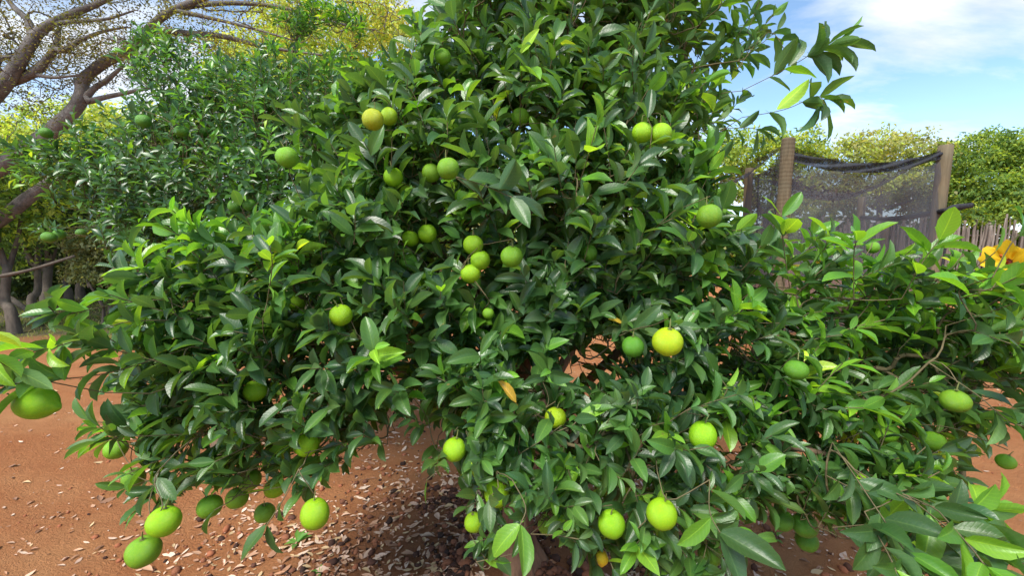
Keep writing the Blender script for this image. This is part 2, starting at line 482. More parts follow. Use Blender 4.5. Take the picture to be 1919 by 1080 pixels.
# ------------------------------------------------------------------ branching
class Skeleton:
    def __init__(s):
        s.P = []; s.par = []; s.minr = []; s.fixed = []; s.dir = []
    def add(s, p, par, minr=0, fixed=False):
        s.P.append(np.asarray(p, float)); s.par.append(par); s.minr.append(minr); s.fixed.append(fixed)
        return len(s.P) - 1
    def line(s, pts, rad, start=-1):
        q = start
        for k, p in enumerate(pts):
            if k == 0 and start >= 0: continue
            q = s.add(p, q, rad[k], True)
        return q
    def connect(s, targets, order_from, jit=.03, steps=4, sagk=.05, pull=.25):
        targets = np.asarray(targets, float)
        A = np.array(s.P)
        d = np.min(np.linalg.norm(targets[:, None] - A[None], axis=2), 1)
        cap = len(A) + len(targets) * steps
        buf = np.empty((cap, 3)); buf[:len(A)] = A; nb = len(A)
        root = np.asarray(order_from, float)
        ends = np.zeros(len(targets), int)
        for k in np.argsort(d):
            t = targets[k]
            dist = np.linalg.norm(buf[:nb] - t, axis=1)
            back = np.linalg.norm(buf[:nb] - root, axis=1)
            # prefer nodes nearer the root than the target so twigs run outwards
            cost = dist + pull * np.maximum(0, back - np.linalg.norm(t - root) * .9)
            cost += (dist < .015) * 5
            a = int(np.argmin(cost)); pa = buf[a].copy()
            par = s.par[a]
            tang = nrm(pa - s.P[par]) if par >= 0 else nrm(t - pa)
            L = np.linalg.norm(t - pa)
            ctrl = pa + tang * L * .38 + np.array((0, 0, -sagk * L)) + rng.normal(0, jit * L, 3)
            q = a
            for i in range(1, steps + 1):
                u = i / steps
                p = (1 - u) ** 2 * pa + 2 * u * (1 - u) * ctrl + u * u * t
                if i < steps: p = p + rng.normal(0, jit * L * .35, 3)
                q = s.add(p, q); buf[nb] = p; nb += 1
            ends[k] = q
        return ends
    def radii(s, tip, e=2.4):
        n = len(s.P); acc = np.zeros(n)
        has = np.zeros(n, bool)
        for i in range(n):
            if s.par[i] >= 0: has[s.par[i]] = True
        r = np.zeros(n)
        for i in range(n - 1, -1, -1):
            r[i] = tip if not has[i] else acc[i] ** (1 / e)
            r[i] = max(r[i], s.minr[i] if s.fixed[i] else 0)
            if s.par[i] >= 0: acc[s.par[i]] += r[i] ** e
        return r
    def mesh(s, name, r, mat, sides=5):
        i = np.array([k for k in range(len(s.P)) if s.par[k] >= 0 and not s.fixed[k]])
        p = np.array([s.par[k] for k in i])
        P = np.array(s.P)
        r0 = np.minimum(r[p], r[i] * 1.35)
        V, F = frusta(P[p], P[i], r0, r[i], sides)
        return np_mesh(name, V, F, None, None, True, mat)

GREENS = 1.06 * np.array([(.034, .088, .026), (.042, .108, .030), (.050, .128, .030), (.036, .096, .036), (.058, .146, .032), (.068, .170, .034), (.046, .112, .026), (.038, .094, .034)])
FLUSH = np.array([(.10, .26, .025), (.13, .31, .03), (.075, .215, .025), (.17, .36, .03), (.09, .235, .03)])
LIME = np.array([(.30, .46, .04), (.36, .50, .05), (.24, .42, .03)])
PALETTE = np.vstack((GREENS, FLUSH, LIME, [(.50, .36, .05), (.33, .17, .06)]))

def leaf_col_index(n, flush, lime=.006):
    k = rng.integers(0, len(GREENS), n)
    u = rng.random(n)
    k = np.where(u < flush, len(GREENS) + rng.integers(0, len(FLUSH), n), k)
    k = np.where(u > 1 - lime, len(GREENS) + len(FLUSH) + rng.integers(0, len(LIME), n), k)
    return np.where(rng.random(n) < .0005, len(PALETTE) - 1 - rng.integers(0, 2, n), k)

def shoot_leaves(base, tip, nleaf, Lr, Wr, flush, outward, lime=.006, up=.8, spread=.95, store=None, nvar=16, start=.12):
    """alternate leaves round a twig from base to tip"""
    base = np.asarray(base, float); tip = np.asarray(tip, float)
    ax = nrm(tip - base); ln = np.linalg.norm(tip - base)
    a, b = (v[0] for v in frames(ax[None]))
    ph = rng.uniform(0, 6.28)
    one_flush = rng.random() < flush
    for k in range(nleaf):
        u = start + (1 - start) * (k + rng.uniform(.1, .9)) / nleaf
        if k >= nleaf - 2: u = 1.0
        ang = ph + k * 2.4 + rng.normal(0, .25)
        rad = math.cos(ang) * a + math.sin(ang) * b
        sp = spread * (1.05 - .45 * u) + rng.normal(0, .15)
        d = ax * math.cos(sp) + rad * math.sin(sp) + np.array((0, 0, -.12 + rng.normal(0, .14))) + rng.normal(0, .10, 3)
        nw = np.array((0, 0, up)) + outward * .62 + rng.normal(0, .34, 3) + ax * .25
        store['pos'].append(base + ax * ln * u + rad * .002)
        store['dir'].append(d); store['nor'].append(nw)
        L = rng.uniform(*Lr) * (1 - .25 * (u > .95) * rng.random())
        store['L'].append(L); store['W'].append(rng.uniform(*Wr)); store['var'].append(rng.integers(0, nvar))
        ci = leaf_col_index(1, .85 if one_flush else .05, lime * (3 if one_flush else 1))[0]
        store['ci'].append(ci)

def new_store(): return {k: [] for k in ('pos', 'dir', 'nor', 'L', 'W', 'var', 'ci')}
def close_store(s):
    o = {k: np.array(v, float) for k, v in s.items() if k not in ('var', 'ci')}
    o['var'] = np.array(s['var'], int); o['ci'] = np.array(s['ci'], int)
    jit = rng.uniform(.8, 1.22, (len(o['ci']), 1)) * rng.uniform(.94, 1.06, (len(o['ci']), 3))
    o['col'] = PALETTE[o['ci']] * jit
    return o

def crown_shoots(blobs, centre, store, Lr, Wr, dens, shoot_len, nleaf, nvar, size=None, up_bias=.3):
    bases = []; Lr0 = Lr
    for (c, r, flush, k) in blobs:
        sc = size(c) if size else 1.0
        Lr = (Lr0[0] * sc, Lr0[1] * sc)
        cnt = max(3, int(dens * k * (r / .35) ** 2 * (1 + .6 * (r < .15))))
        for _ in range(cnt):
            u = nrm(rng.normal(0, 1, 3))
            out_c = nrm(np.array(c) - centre)
            if u @ out_c < -.1 and rng.random() < .7: u = u - 2 * (u @ out_c) * out_c
            s = rng.uniform(.35, 1.05) ** .7
            tip = np.array(c) + r * s * u
            out = nrm(tip - centre + np.array((0, 0, .2)))
            d = nrm(out * .8 + u * .6 + np.array((0, 0, up_bias)) + rng.normal(0, .42, 3))
            ln = rng.uniform(*shoot_len)
            base = tip - d * ln
            outh = nrm(np.array((out[0], out[1], 0)) + 1e-6)
            shoot_leaves(base, tip, int(rng.integers(*nleaf)), Lr, Wr, flush, outh, store=store, nvar=nvar)
            bases.append((base, tip))
    return bases

# ------------------------------------------------------------------ fruit
def fruit_mesh(name, flat=1.0, nip=0.0, seg=22, rings=14):
    V = []; F = []
    for i in range(rings + 1):
        th = math.pi * i / rings
        for j in range(seg):
            ph = 2 * math.pi * j / seg
            r = 1 + .012 * math.sin(3 * ph + th * 2) + .008 * math.sin(5 * ph)
            r -= .10 * math.exp(-(th / .22) ** 2)            # dimple at the stem
            r += nip * math.exp(-((math.pi - th) / .28) ** 2) - .03 * (1 - min(1, nip * 9)) * math.exp(-((math.pi - th) / .16) ** 2)
            V.append((.5 * r * math.sin(th) * math.cos(ph), .5 * r * math.sin(th) * math.sin(ph), .5 * r * math.cos(th) * flat))
    for i in range(rings):
        for j in range(seg):
            F.append((i * seg + j, (i + 1) * seg + j, (i + 1) * seg + (j + 1) % seg, i * seg + (j + 1) % seg))
    me = bpy.data.meshes.new(name); me.from_pydata(V, [], F)
    me.polygons.foreach_set('use_smooth', np.ones(len(F), bool)); me.update()
    me.materials.append(M_fruit); return me
def calyx_mesh():
    V = [(0, 0, .455)]; F = []
    for j in range(10):
        a = j / 10 * 6.283; r = .115 if j % 2 == 0 else .06
        V.append((r * math.cos(a), r * math.sin(a), .462 if j % 2 else .478))
    for j in range(10): F.append((0, 1 + j, 1 + (j + 1) % 10))
    n0 = len(V)
    for k, z in enumerate((.44, .60, .80)):
        for j in range(6):
            a = j / 6 * 6.283; rr = .032 - .006 * k
            V.append((rr * math.cos(a) + .02 * k * k, rr * math.sin(a), z))
    for k in range(2):
        for j in range(6): F.append((n0 + k * 6 + j, n0 + k * 6 + (j + 1) % 6, n0 + k * 6 + 6 + (j + 1) % 6, n0 + k * 6 + 6 + j))
    me = bpy.data.meshes.new('calyx'); me.from_pydata(V, [], F); me.update(); me.materials.append(M_calyx); return me
FM = [fruit_mesh('round_fruit', .97), fruit_mesh('tall_fruit', 1.05), fruit_mesh('flat_fruit', .88), fruit_mesh('pointed_fruit', 1.10, .26)]
CM = calyx_mesh()
FRUIT_COL = {'g': (.15, .345, .016), 'd': (.075, .23, .018), 'l': (.225, .465, .010), 'y': (.295, .48, .010), 'o': (.37, .46, .012), 'Y': (.85, .66, .03)}

def hang_fruit(name, tree, pos, D, kind, tint, tilt=.25, label=None):
    o = place(name, FM[kind], None, tree)
    o.location = Vector(pos)
    o.rotation_euler = (random.uniform(-tilt, tilt), random.uniform(-tilt, tilt), random.uniform(0, 6.28))
    o.scale = (D * random.uniform(.95, 1.04), D * random.uniform(.95, 1.04), D * random.uniform(.96, 1.04))
    c = FRUIT_COL[tint]; k = random.uniform(.88, 1.12)
    o.color = (c[0] * k * random.uniform(.92, 1.1), c[1] * k, c[2], 1)
    if label: o['label'] = label
    q = bpy.data.objects.new('calyx', CM); col.objects.link(q); q.parent = o
    return o

# =================================================================== main citrus tree
TRUNK = np.array((.035, 1.93, 0.0))
tree = empty('citrus_tree', (TRUNK[0], TRUNK[1], float(ground_z(TRUNK[0], TRUNK[1]))), 'broad low-branched citrus tree with large green and yellowing fruit in the middle of the yard', 'tree')
CENTRE = np.array((.035, 1.93, 1.05))
# crown lobes: pixel, depth, radius, share of young shoots, density
lobes = [
 (930, 40, 1.75, .36, .05, 1.0), (1060, 20, 1.70, .40, .05, 1.0), (1210, 40, 1.75, .42, .06, 1.0), (1320, 90, 1.72, .30, .06, .6), (1310, 200, 1.62, .17, .05, .6),
 (1120, -130, 1.9, .40, .05, .8), (860, 160, 1.55, .28, .05, 1.1), (760, 200, 1.45, .24, .08, 1.1), (690, 180, 1.52, .12, .08, .9), (1000, 210, 1.45, .34, .03, 1.1), (1180, 220, 1.45, .34, .03, 1.0),
 (700, 320, 1.52, .20, .04, 1.0), (600, 250, 1.58, .15, .06, .9), (610, 360, 1.52, .17, .05, .9), (800, 330, 1.38, .30, .05, 1.1), (960, 350, 1.35, .32, .04, 1.1), (1120, 370, 1.30, .32, .04, 1.1), (1235, 350, 1.36, .19, .10, 1.0), (1305, 320, 1.42, .12, .10, 1.0), (1300, 410, 1.36, .13, .15, 1.0),
 (560, 470, 1.42, .18, .06, .9), (410, 500, 1.20, .22, .18, 1.0), (320, 520, 1.10, .17, .35, 1.0), (530, 540, 1.20, .26, .15, 1.1), (680, 480, 1.30, .28, .05, 1.1), (830, 500, 1.38, .30, .04, 1.0),
 (980, 560, 1.42, .26, .03, .9), (1150, 520, 1.36, .28, .04, 1.0), (1280, 500, 1.28, .24, .12, 1.0), (1410, 545, 1.24, .19, .4, 1.0), (1530, 560, 1.24, .24, .5, 1.0), (1660, 570, 1.20, .22, .5, 1.0), (1790, 580, 1.10, .20, .5, 1.0), (1880, 560, 1.00, .15, .5, .9),
 (300, 640, 1.12, .18, .20, 1.0), (420, 650, 1.12, .24, .10, 1.1), (580, 660, 1.12, .26, .08, 1.1), (740, 640, 1.18, .27, .04, 1.0), (900, 670, 1.25, .24, .03, .9), (1230, 650, 1.22, .20, .08, .9), (1350, 680, 1.18, .24, .15, 1.0), (1490, 700, 1.14, .24, .25, 1.0), (1640, 700, 1.12, .24, .22, 1.0), (1770, 680, 1.08, .20, .25, .9),
 (270, 770, 1.10, .13, .10, 1.0), (390, 780, 1.08, .20, .08, 1.0), (520, 790, 1.08, .20, .08, 1.0), (640, 770, 1.12, .17, .05, .9), (870, 790, 1.12, .20, .08, 1.0), (1000, 800, 1.08, .23, .10, 1.0), (1160, 820, 1.06, .24, .10, 1.0), (1300, 830, 1.06, .22, .20, 1.0), (1440, 820, 1.08, .20, .22, 1.0), (1570, 810, 1.06, .19, .25, 1.0), (1650, 870, .98, .14, .22, 1.0),
 (300, 870, 1.08, .10, .06, 1.0), (450, 880, 1.06, .12, .06, .9), (560, 890, 1.08, .08, .08, .9),
 (920, 900, 1.06, .14, .10, 1.0), (1050, 930, 1.04, .17, .12, 1.0), (1190, 950, 1.04, .17, .08, 1.0), (1310, 940, 1.04, .15, .08, 1.0), (910, 985, 1.10, .07, .04, 1.0), (1120, 1020, 1.10, .10, .06, .8), (1270, 1040, 1.04, .10, .06, .8), (1340, 1010, 1.02, .07, .03, .9), (1420, 620, 1.5, .28, .08, .9), (1560, 640, 1.48, .28, .10, .9), (1700, 640, 1.4, .26, .12, .9), (1830, 640, 1.28, .2, .12, .9), (1400, 760, 1.4, .25, .06, .9), (1530, 770, 1.36, .25, .08, .9), (1660, 770, 1.3, .2, .08, .9), (1770, 760, 1.15, .15, .08, .9), (1260, 780, 1.35, .25, .05, .8), (1120, 860, 1.3, .2, .05, .7), (1450, 880, 1.1, .14, .08, .9), (1540, 880, 1.06, .13, .10, .9), (1740, 860, 1.0, .09, .1, .9), (1850, 780, 1.0, .07, .05, .8), (1880, 650, 1.02, .13, .15, 1.0),
 (400, 560, 1.5, .26, .06, .9), (520, 620, 1.5, .28, .05, .9), (400, 740, 1.35, .22, .05, .9), (560, 740, 1.4, .24, .05, .8), (330, 700, 1.25, .16, .05, .9), (720, 560, 1.6, .3, .03, .8), (860, 250, 1.85, .35, .03, .8), (1080, 220, 1.9, .38, .03, .8), (1220, 260, 1.85, .26, .03, .8), (960, 90, 2.0, .35, .03, .7), (1150, 90, 2.0, .38, .03, .7),
 (1000, 600, 1.38, .2, .03, 1.0), (1180, 570, 1.36, .2, .03, 1.0), (1180, 730, 1.3, .2, .03, 1.0), (990, 730, 1.28, .2, .03, 1.0), (1080, 770, 1.25, .18, .05, 1.0), (1080, 590, 1.35, .18, .03, 1.0), (860, 700, 1.4, .22, .03, 1.0),
 (1000, 450, 1.75, .35, .03, .8), (1000, 610, 1.65, .30, .03, .8), (850, 620, 1.6, .30, .03, .8), (1160, 590, 1.6, .28, .03, .8), (930, 740, 1.45, .22, .03, .8), (780, 420, 1.75, .30, .03, .8), (1190, 420, 1.75, .28, .03, .8),
 (1590, 930, .92, .10, .2, 1.0), (1700, 960, .82, .11, .15, 1.0), (1770, 1010, .74, .08, .10, 1.0),
]
blobs = [(at(a, b, z + .09 + .06 * (b > 600) + .5 * max(0, r - .12)), r, f, k) for a, b, z, r, f, k in lobes]
# the far side of the crown, behind the trunk
for a, b, z, r, f, k in lobes[::2]:
    c = at(a, b, z)
    if c[2] < .55 or abs(c[0]) > 1.25: continue
    blobs.append((np.array((c[0] * .95, 2 * TRUNK[1] - c[1], c[2])), r * 1.1, .05, .36))
store = new_store()
bases = crown_shoots(blobs, CENTRE, store, (.044, .100), (.36, .54), 60, (.08, .18), (7, 12), 16, size=lambda c: .98 + .17 * min(1, max(0, (c[2] - .95) / .3)) * min(1, max(0, (1.0 - abs(c[0])) / .4)))

# single long shoots that stand clear of the crown: path pixels/depths, leaves, size, young share
long_shoots = [
 ([(360, 650, 1.15), (200, 700, 1.02), (60, 715, .93), (-60, 735, .86)], 22, (.06, .095), .35),
 ([(330, 600, 1.15), (230, 605, 1.08), (140, 640, 1.0), (60, 660, .92)], 22, (.055, .085), .8),
 ([(-120, 620, .8), (-40, 660, .82), (20, 690, .86)], 6, (.07, .095), .7),
 ([(1390, 170, 1.62), (1480, 125, 1.52), (1540, 90, 1.46), (1580, 82, 1.44)], 20, (.095, .13), .1),
 ([(1390, 220, 1.60), (1470, 205, 1.52), (1530, 180, 1.46), (1545, 195, 1.44)], 14, (.09, .13), .1),
 ([(1380, 130, 1.66), (1440, 60, 1.62), (1475, 100, 1.58)], 8, (.08, .10), .1),
 ([(1400, 60, 1.7), (1420, 10, 1.66), (1428, -20, 1.66)], 8, (.08, .10), .1),
 ([(1360, 240, 1.55), (1410, 240, 1.5), (1430, 250, 1.48)], 8, (.07, .09), .1),
 ([(1480, 540, 1.2), (1468, 460, 1.16), (1465, 405, 1.14)], 10, (.075, .10), .8),
 ([(1600, 560, 1.2), (1600, 480, 1.16), (1605, 450, 1.14)], 9, (.075, .10), .8),
 ([(1690, 560, 1.15), (1730, 490, 1.10), (1760, 450, 1.08)], 9, (.075, .10), .8),
 ([(1800, 560, 1.05), (1860, 540, .98), (1905, 520, .94)], 9, (.085, .11), .7),
 ([(1860, 520, .95), (1900, 450, .92), (1935, 430, .9)], 7, (.085, .11), .3),
 ([(1740, 680, 1.1), (1830, 740, 1.0), (1890, 790, .94), (1930, 800, .92)], 12, (.07, .09), .1),
 ([(1560, 830, 1.02), (1620, 920, .86), (1680, 1010, .76), (1730, 1080, .70)], 12, (.07, .10), .55),
 ([(1700, 930, .85), (1790, 1000, .74), (1880, 1050, .70), (1960, 1060, .66)], 13, (.07, .10), .12),
 ([(320, 560, 1.15), (220, 570, 1.08), (120, 590, 1.02), (90, 575, 1.0)], 16, (.06, .09), .7),
 ([(340, 690, 1.12), (230, 660, 1.05), (160, 640, 1.0)], 14, (.06, .09), .3),
 ([(1600, 880, .96), (1700, 935, .84), (1800, 960, .80), (1860, 950, .78)], 18, (.055, .08), .15),
 ([(1760, 960, .78), (1830, 1040, .68), (1870, 1100, .66)], 11, (.06, .085), .12),
 ([(1620, 960, .84), (1670, 1050, .72), (1690, 1110, .70)], 11, (.06, .085), .4),
 ([(1820, 620, 1.05), (1880, 640, .96), (1940, 660, .9)], 12, (.07, .10), .2),
 ([(300, 880, 1.05), (280, 940, 1.02), (285, 985, 1.0)], 9, (.06, .085), .1),
 ([(560, 880, 1.05), (535, 930, 1.02), (500, 985, 1.0)], 7, (.07, .095), .1),
 ([(850, 330, 1.28), (900, 345, 1.18), (960, 370, 1.12)], 8, (.10, .13), .05),
 ([(1080, 360, 1.3), (1100, 300, 1.18), (1118, 235, 1.12)], 7, (.10, .13), .9),
 ([(500, 570, 1.15), (510, 500, 1.08), (505, 460, 1.05)], 9, (.06, .08), 1.0),
 ([(760, 190, 1.5), (770, 110, 1.45), (790, 60, 1.45)], 9, (.07, .09), .1),
 ([(900, 120, 1.5), (860, 60, 1.42), (840, 10, 1.4)], 9, (.08, .10), .1),
 ([(960, 900, 1.0), (985, 950, .95), (975, 985, .93)], 5, (.10, .12), .3),
 ([(1330, 900, 1.0), (1330, 960, .95), (1350, 1000, .92)], 7, (.10, .13), .1),
]
extra_lines = []
for path, nl, Lr, fl in long_shoots:
    P = np.array([at(*p) for p in path])
    Q, _ = smooth_line(P, np.ones(len(P)), 4)
    extra_lines.append(Q)
    out = nrm(np.array((Q[-1][0] - CENTRE[0], Q[-1][1] - CENTRE[1], 0)))
    k0 = max(1, len(Q) // 4)
    segs = np.array_split(np.arange(k0, len(Q)), max(1, (len(Q) - k0) // 3))
    per = max(2, nl // len(segs))
    for sg in segs:
        shoot_leaves(Q[sg[0] - 1], Q[sg[-1]], per, Lr, (.42, .54), fl, out, store=store, up=.7, start=.0)

fruits = [  # px, py, apparent diameter, shape, tint, how much is in front (1 = wholly clear)
 (699, 224, 41, 0, 'o', 1), (729, 218, 33, 0, 'y', .6), (538, 295, 41, 0, 'g', 1), (737, 332, 37, 0, 'l', .9), (840, 316, 43, 0, 'g', 1), (808, 324, 36, 0, 'g', .5),
 (801, 438, 36, 0, 'l', 1), (769, 447, 31, 0, 'l', .9), (887, 459, 38, 0, 'l', 1), (900, 488, 38, 0, 'l', 1), (882, 513, 38, 0, 'l', 1), (959, 481, 41, 0, 'g', .8), (975, 219, 35, 0, 'g', .8),
 (1204, 248, 39, 0, 'l', 1), (1238, 250, 39, 0, 'l', .5), (830, 106, 31, 0, 'g', .8), (1329, 405, 47, 0, 'g', .7), (1251, 641, 57, 0, 'y', 1), (1186, 650, 42, 0, 'd', .6), (639, 591, 43, 0, 'l', .9),
 (852, 843, 45, 0, 'l', 1), (931, 926, 46, 1, 'l', 1), (888, 980, 38, 0, 'l', .6), (1146, 983, 49, 1, 'l', 1), (1240, 964, 54, 1, 'l', 1), (1041, 783, 40, 0, 'y', .6), (1317, 817, 50, 1, 'l', .6),
 (574, 833, 46, 0, 'l', .8), (590, 964, 53, 1, 'l', 1), (496, 962, 37, 0, 'g', .9), (515, 915, 37, 0, 'l', .6), (393, 950, 43, 0, 'g', .9), (444, 934, 39, 0, 'g', .8), (307, 978, 56, 0, 'l', 1), (269, 1034, 56, 0, 'g', 1),
 (217, 842, 37, 0, 'g', .9), (250, 897, 39, 0, 'g', .8), (68, 755, 60, 3, 'l', 1), (1492, 694, 42, 2, 'd', .7), (1660, 810, 42, 0, 'g', .6), (1790, 752, 46, 2, 'g', .7), (1750, 828, 40, 2, 'g', .8),
 (1885, 866, 30, 2, 'g', 1), (1897, 682, 40, 2, 'g', .9), (1128, 1047, 24, 3, 'Y', 1), (1465, 975, 42, 0, 'd', .7), (1508, 985, 46, 0, 'd', .6), (1512, 1014, 40, 0, 'd', 1), (1330, 1040, 42, 1, 'd', .6), (1636, 464, 22, 1, 'g', 1),
 (1104, 475, 32, 0, 'd', .5), (1025, 985, 36, 0, 'g', .5), (468, 900, 40, 0, 'g', .5), (478, 733, 42, 0, 'l', .5), (766, 492, 35, 0, 'd', .6), (556, 565, 36, 0, 'l', .4), (915, 588, 22, 0, 'g', .7), (1240, 990, 36, 0, 'g', .4), (1590, 815, 36, 0, 'l', .5),
]
fr = []
for px, py, dpx, sh, tint, clear in fruits:
    D = .070 if dpx >= 44 else (.064 if dpx >= 34 else .056)
    if sh == 2: D = .058
    if dpx < 26 or (sh == 2 and dpx <= 30): D = .038
    z = FPX * D / dpx
    fr.append((at(px, py, z), D, sh, tint, clear, px, py, z, dpx))

leaves = close_store(store)
mid = leaves['pos'] + nrm(leaves['dir']) * leaves['L'][:, None] * .5
keep = np.ones(len(mid), bool)
lx, ly, lz = to_px(mid)
endp = leaves['pos'] + nrm(leaves['dir']) * leaves['L'][:, None]
ex, ey, ez = to_px(endp)
u = rng.random(len(mid))
for p, D, sh, tint, clear, px, py, z, dpx in fr:
    for q in (mid, leaves['pos'], endp, (mid + endp) / 2):
        keep &= np.linalg.norm(q - p, axis=1) > D * .54
# openings in the crown where the yard behind shows through
for px, py, rx, ry in ((1088, 678, 40, 30), (1128, 645, 22, 18), (985, 690, 20, 16), (750, 930, 110, 60), (690, 990, 90, 90), (1000, 1030, 60, 45), (1870, 740, 26, 26)):
    for qx, qy in ((lx, ly), (ex, ey)):
        near = ((qx - px) / rx) ** 2 + ((qy - py) / ry) ** 2 < 1
        keep &= ~(near & (u < .93))
keep &= (np.linalg.norm(mid - np.array((0, 0, CAMZ)), axis=1) > .5) & (mid[:, 2] > .10)
leaves = sub(leaves, keep)

def diamonds(lv):
    d, s, nn = leaf_axes(lv['dir'], lv['nor'])
    L = lv['L'][:, None]; W = lv['W'][:, None]
    a = lv['pos']; c = a + d * L; m_ = a + d * L * .45
    q = np.stack((a, m_ - s * L * W * .5, c, m_ + s * L * W * .5), 1).reshape(-1, 3)
    return BVHTree.FromPolygons(q.tolist(), np.arange(len(q)).reshape(-1, 4).tolist())
def clear_fruit(lv, fruit_list):
    """thin the leaves hanging in front of each fruit, as a picker would leave them"""
    for rounds in range(24):
        tr = diamonds(lv); kill = set(); o = Vector((0, 0, CAMZ))
        for p, D, clear, px, py, z, dpx in fruit_list:
            a0 = (px * 7 + py * 3) % 6.28
            for rr in (0, .22, .40, .52):
                for k in range(1 if rr == 0 else 10):
                    a = k * .628; ox, oy = rr * math.cos(a), rr * math.sin(a)
                    if clear < .85 and ox * math.cos(a0) + oy * math.sin(a0) > clear - .36: continue
                    v = Vector(at(px + ox * dpx, py + oy * dpx, 1.0)) - o; far_ = v.length * (z + D * .3); v.normalize()
                    h = tr.ray_cast(o, v, far_)
                    if h[2] is not None: kill.add(h[2])
        if not kill: break
        m_ = np.ones(len(lv['L']), bool); m_[list(kill)] = False; lv = sub(lv, m_)
    return lv
leaves = clear_fruit(leaves, [(f[0], f[1], f[4], f[5], f[6], f[7], f[8]) for f in fr] + [(None, .1, .9, 1862, 470, 1.12, 78)])

# skeleton
sk = Skeleton()
fork = TRUNK + np.array((-.015, -.02, .62))
tr_pts = np.array([TRUNK + (0, 0, -.08), TRUNK + (0, 0, .03), TRUNK + (-.005, -.005, .14), TRUNK + (-.015, -.01, .32), fork])
tr_r = np.array([.15, .105, .076, .062, .058])
TP, TR = smooth_line(tr_pts, tr_r, 9)
root = sk.line(TP, TR)
limb_targets = [
 [(900, 560, 1.75), (820, 380, 1.7), (800, 190, 1.65)], [(1000, 480, 1.85), (1040, 250, 1.8), (1060, 40, 1.8)], [(1080, 520, 1.75), (1200, 300, 1.7), (1300, 130, 1.75)],
 [(800, 640, 1.65), (640, 520, 1.5), (500, 450, 1.4)], [(760, 700, 1.6), (600, 650, 1.35), (420, 650, 1.2)], [(1200, 620, 1.65), (1400, 600, 1.45), (1540, 575, 1.3), (1650, 548, 1.22)],
 [(1220, 720, 1.6), (1400, 718, 1.32), (1480, 690, 1.22), (1640, 690, 1.15)], [(1000, 700, 1.55), (1020, 740, 1.3), (1060, 800, 1.15)], [(1150, 780, 1.55), (1290, 800, 1.25), (1450, 830, 1.1), (1600, 860, 1.0)],
]
limbs = []
for tg in limb_targets:
    pts = np.vstack((fork - np.array((0, 0, rng.uniform(0, .22))), [at(t[0], t[1], t[2] + .16) for t in tg]))
    pts[1:-1] += rng.normal(0, .015, pts[1:-1].shape)
    P, Rr = smooth_line(pts, np.linspace(.029, .006, len(pts)) * (.8 if tg[-1][0] > 1400 else 1), 6)
    limbs.append((P, Rr))
for dirn in ((-.7, .9, .9), (.1, 1.1, 1.2), (.8, .9, .8), (0, .95, .35)):      # far-side limbs
    pts = np.array([fork, fork + np.array(dirn) * .45 + (0, 0, .1), fork + np.array(dirn) * .95 + (0, 0, .12)])
    P, Rr = smooth_line(pts, np.linspace(.036, .010, 3), 6)
    limbs.append((P, Rr))
for P, Rr in limbs: sk.line(np.vstack((TP[-1], P[1:])), Rr, root)
tgt = [b for b, t in bases] + [Q[0] for Q in extra_lines] + [f[0] + np.array((0, 0, f[1] * .78)) for f in fr]
ends = sk.connect(tgt, TRUNK + np.array((0, 0, .5)))
for k, (b, t) in enumerate(bases):
    m_ = (b + t) / 2 + rng.normal(0, .006, 3)
    sk.add(t, sk.add(m_, ends[k]))
for k, Q in enumerate(extra_lines):
    q = ends[len(bases) + k]
    for p in Q[1:]: q = sk.add(p, q)
rad = sk.radii(.0013, 2.35)
rad = np.minimum(rad, .03)
M_trunk = bark_material('trunk_bark', (.10, .048, .028), (.24, .12, .068), 30, (1, 1, .22), 1.0, .016, lichen=(.33, .19, .11))
tm = tube_mesh('trunk', TP, TR * 1.0, 48, .0, M_trunk, seed=2)
vc = np.empty(len(tm.vertices) * 3, np.float32); tm.vertices.foreach_get('co', vc); vc = vc.reshape(-1, 3)
rel = vc - np.array((TRUNK[0], TRUNK[1], 0)); th_ = np.arctan2(rel[:, 1], rel[:, 0]); foot_ = np.clip(1 - rel[:, 2] / .22, 0, 1.4)
amp = 1 + foot_ * .22 * np.maximum(0, np.sin(2.5 * th_ + .6) + .4 * np.sin(4 * th_ + 2)) + .05 * np.sin(6 * th_ + rel[:, 2] * 5) + .03 * np.sin(11 * th_ - rel[:, 2] * 7 + 1) + .03 * np.sin(17 * th_ + rel[:, 2] * 13)
amp += np.array([.10 * noise.noise(Vector((math.cos(a) * 2.2, math.sin(a) * 2.2, z * 5))) + .06 * noise.noise(Vector((math.cos(a) * 6, math.sin(a) * 6, z * 11))) for a, z in zip(th_, rel[:, 2])])
vc[:, :2] = vc[:, :2] * amp[:, None] + (1 - amp[:, None]) * TRUNK[None, :2]
tm.vertices.foreach_set('co', vc.ravel()); tm.update()
place('trunk', tm, M_trunk, tree)
for k, (P, Rr) in enumerate(limbs):
    place('limb', tube_mesh('limb', P, Rr, 9, .03, M_bark, seed=k), M_bark, tree)
place('twigs', sk.mesh('twigs', rad, M_twig, 5), M_twig, tree, 'stuff')

def pick_leaves(lv, most):
    """count how many sight lines each leaf stops, and return the indices of those that show largest"""
    d, s, nn = leaf_axes(lv['dir'], lv['nor'])
    L = lv['L'][:, None]; W = lv['W'][:, None]
    a = lv['pos']; c = a + d * L; m_ = a + d * L * .45
    q = np.stack((a, m_ - s * L * W * .45, c, m_ + s * L * W * .45), 1).reshape(-1, 3)
    tree_ = BVHTree.FromPolygons(q.tolist(), np.arange(len(q)).reshape(-1, 4).tolist())
    cnt = np.zeros(len(a), int); o = Vector((0, 0, CAMZ))
    for y in range(2, 1080, 6):
        for x in range(2, 1919, 6):
            v = Vector(at(x, y, 1.0)) - o
            hit = tree_.ray_cast(o, v)
            if hit[2] is not None: cnt[hit[2]] += 1
    return np.argsort(-cnt)[:most], tree_, cnt

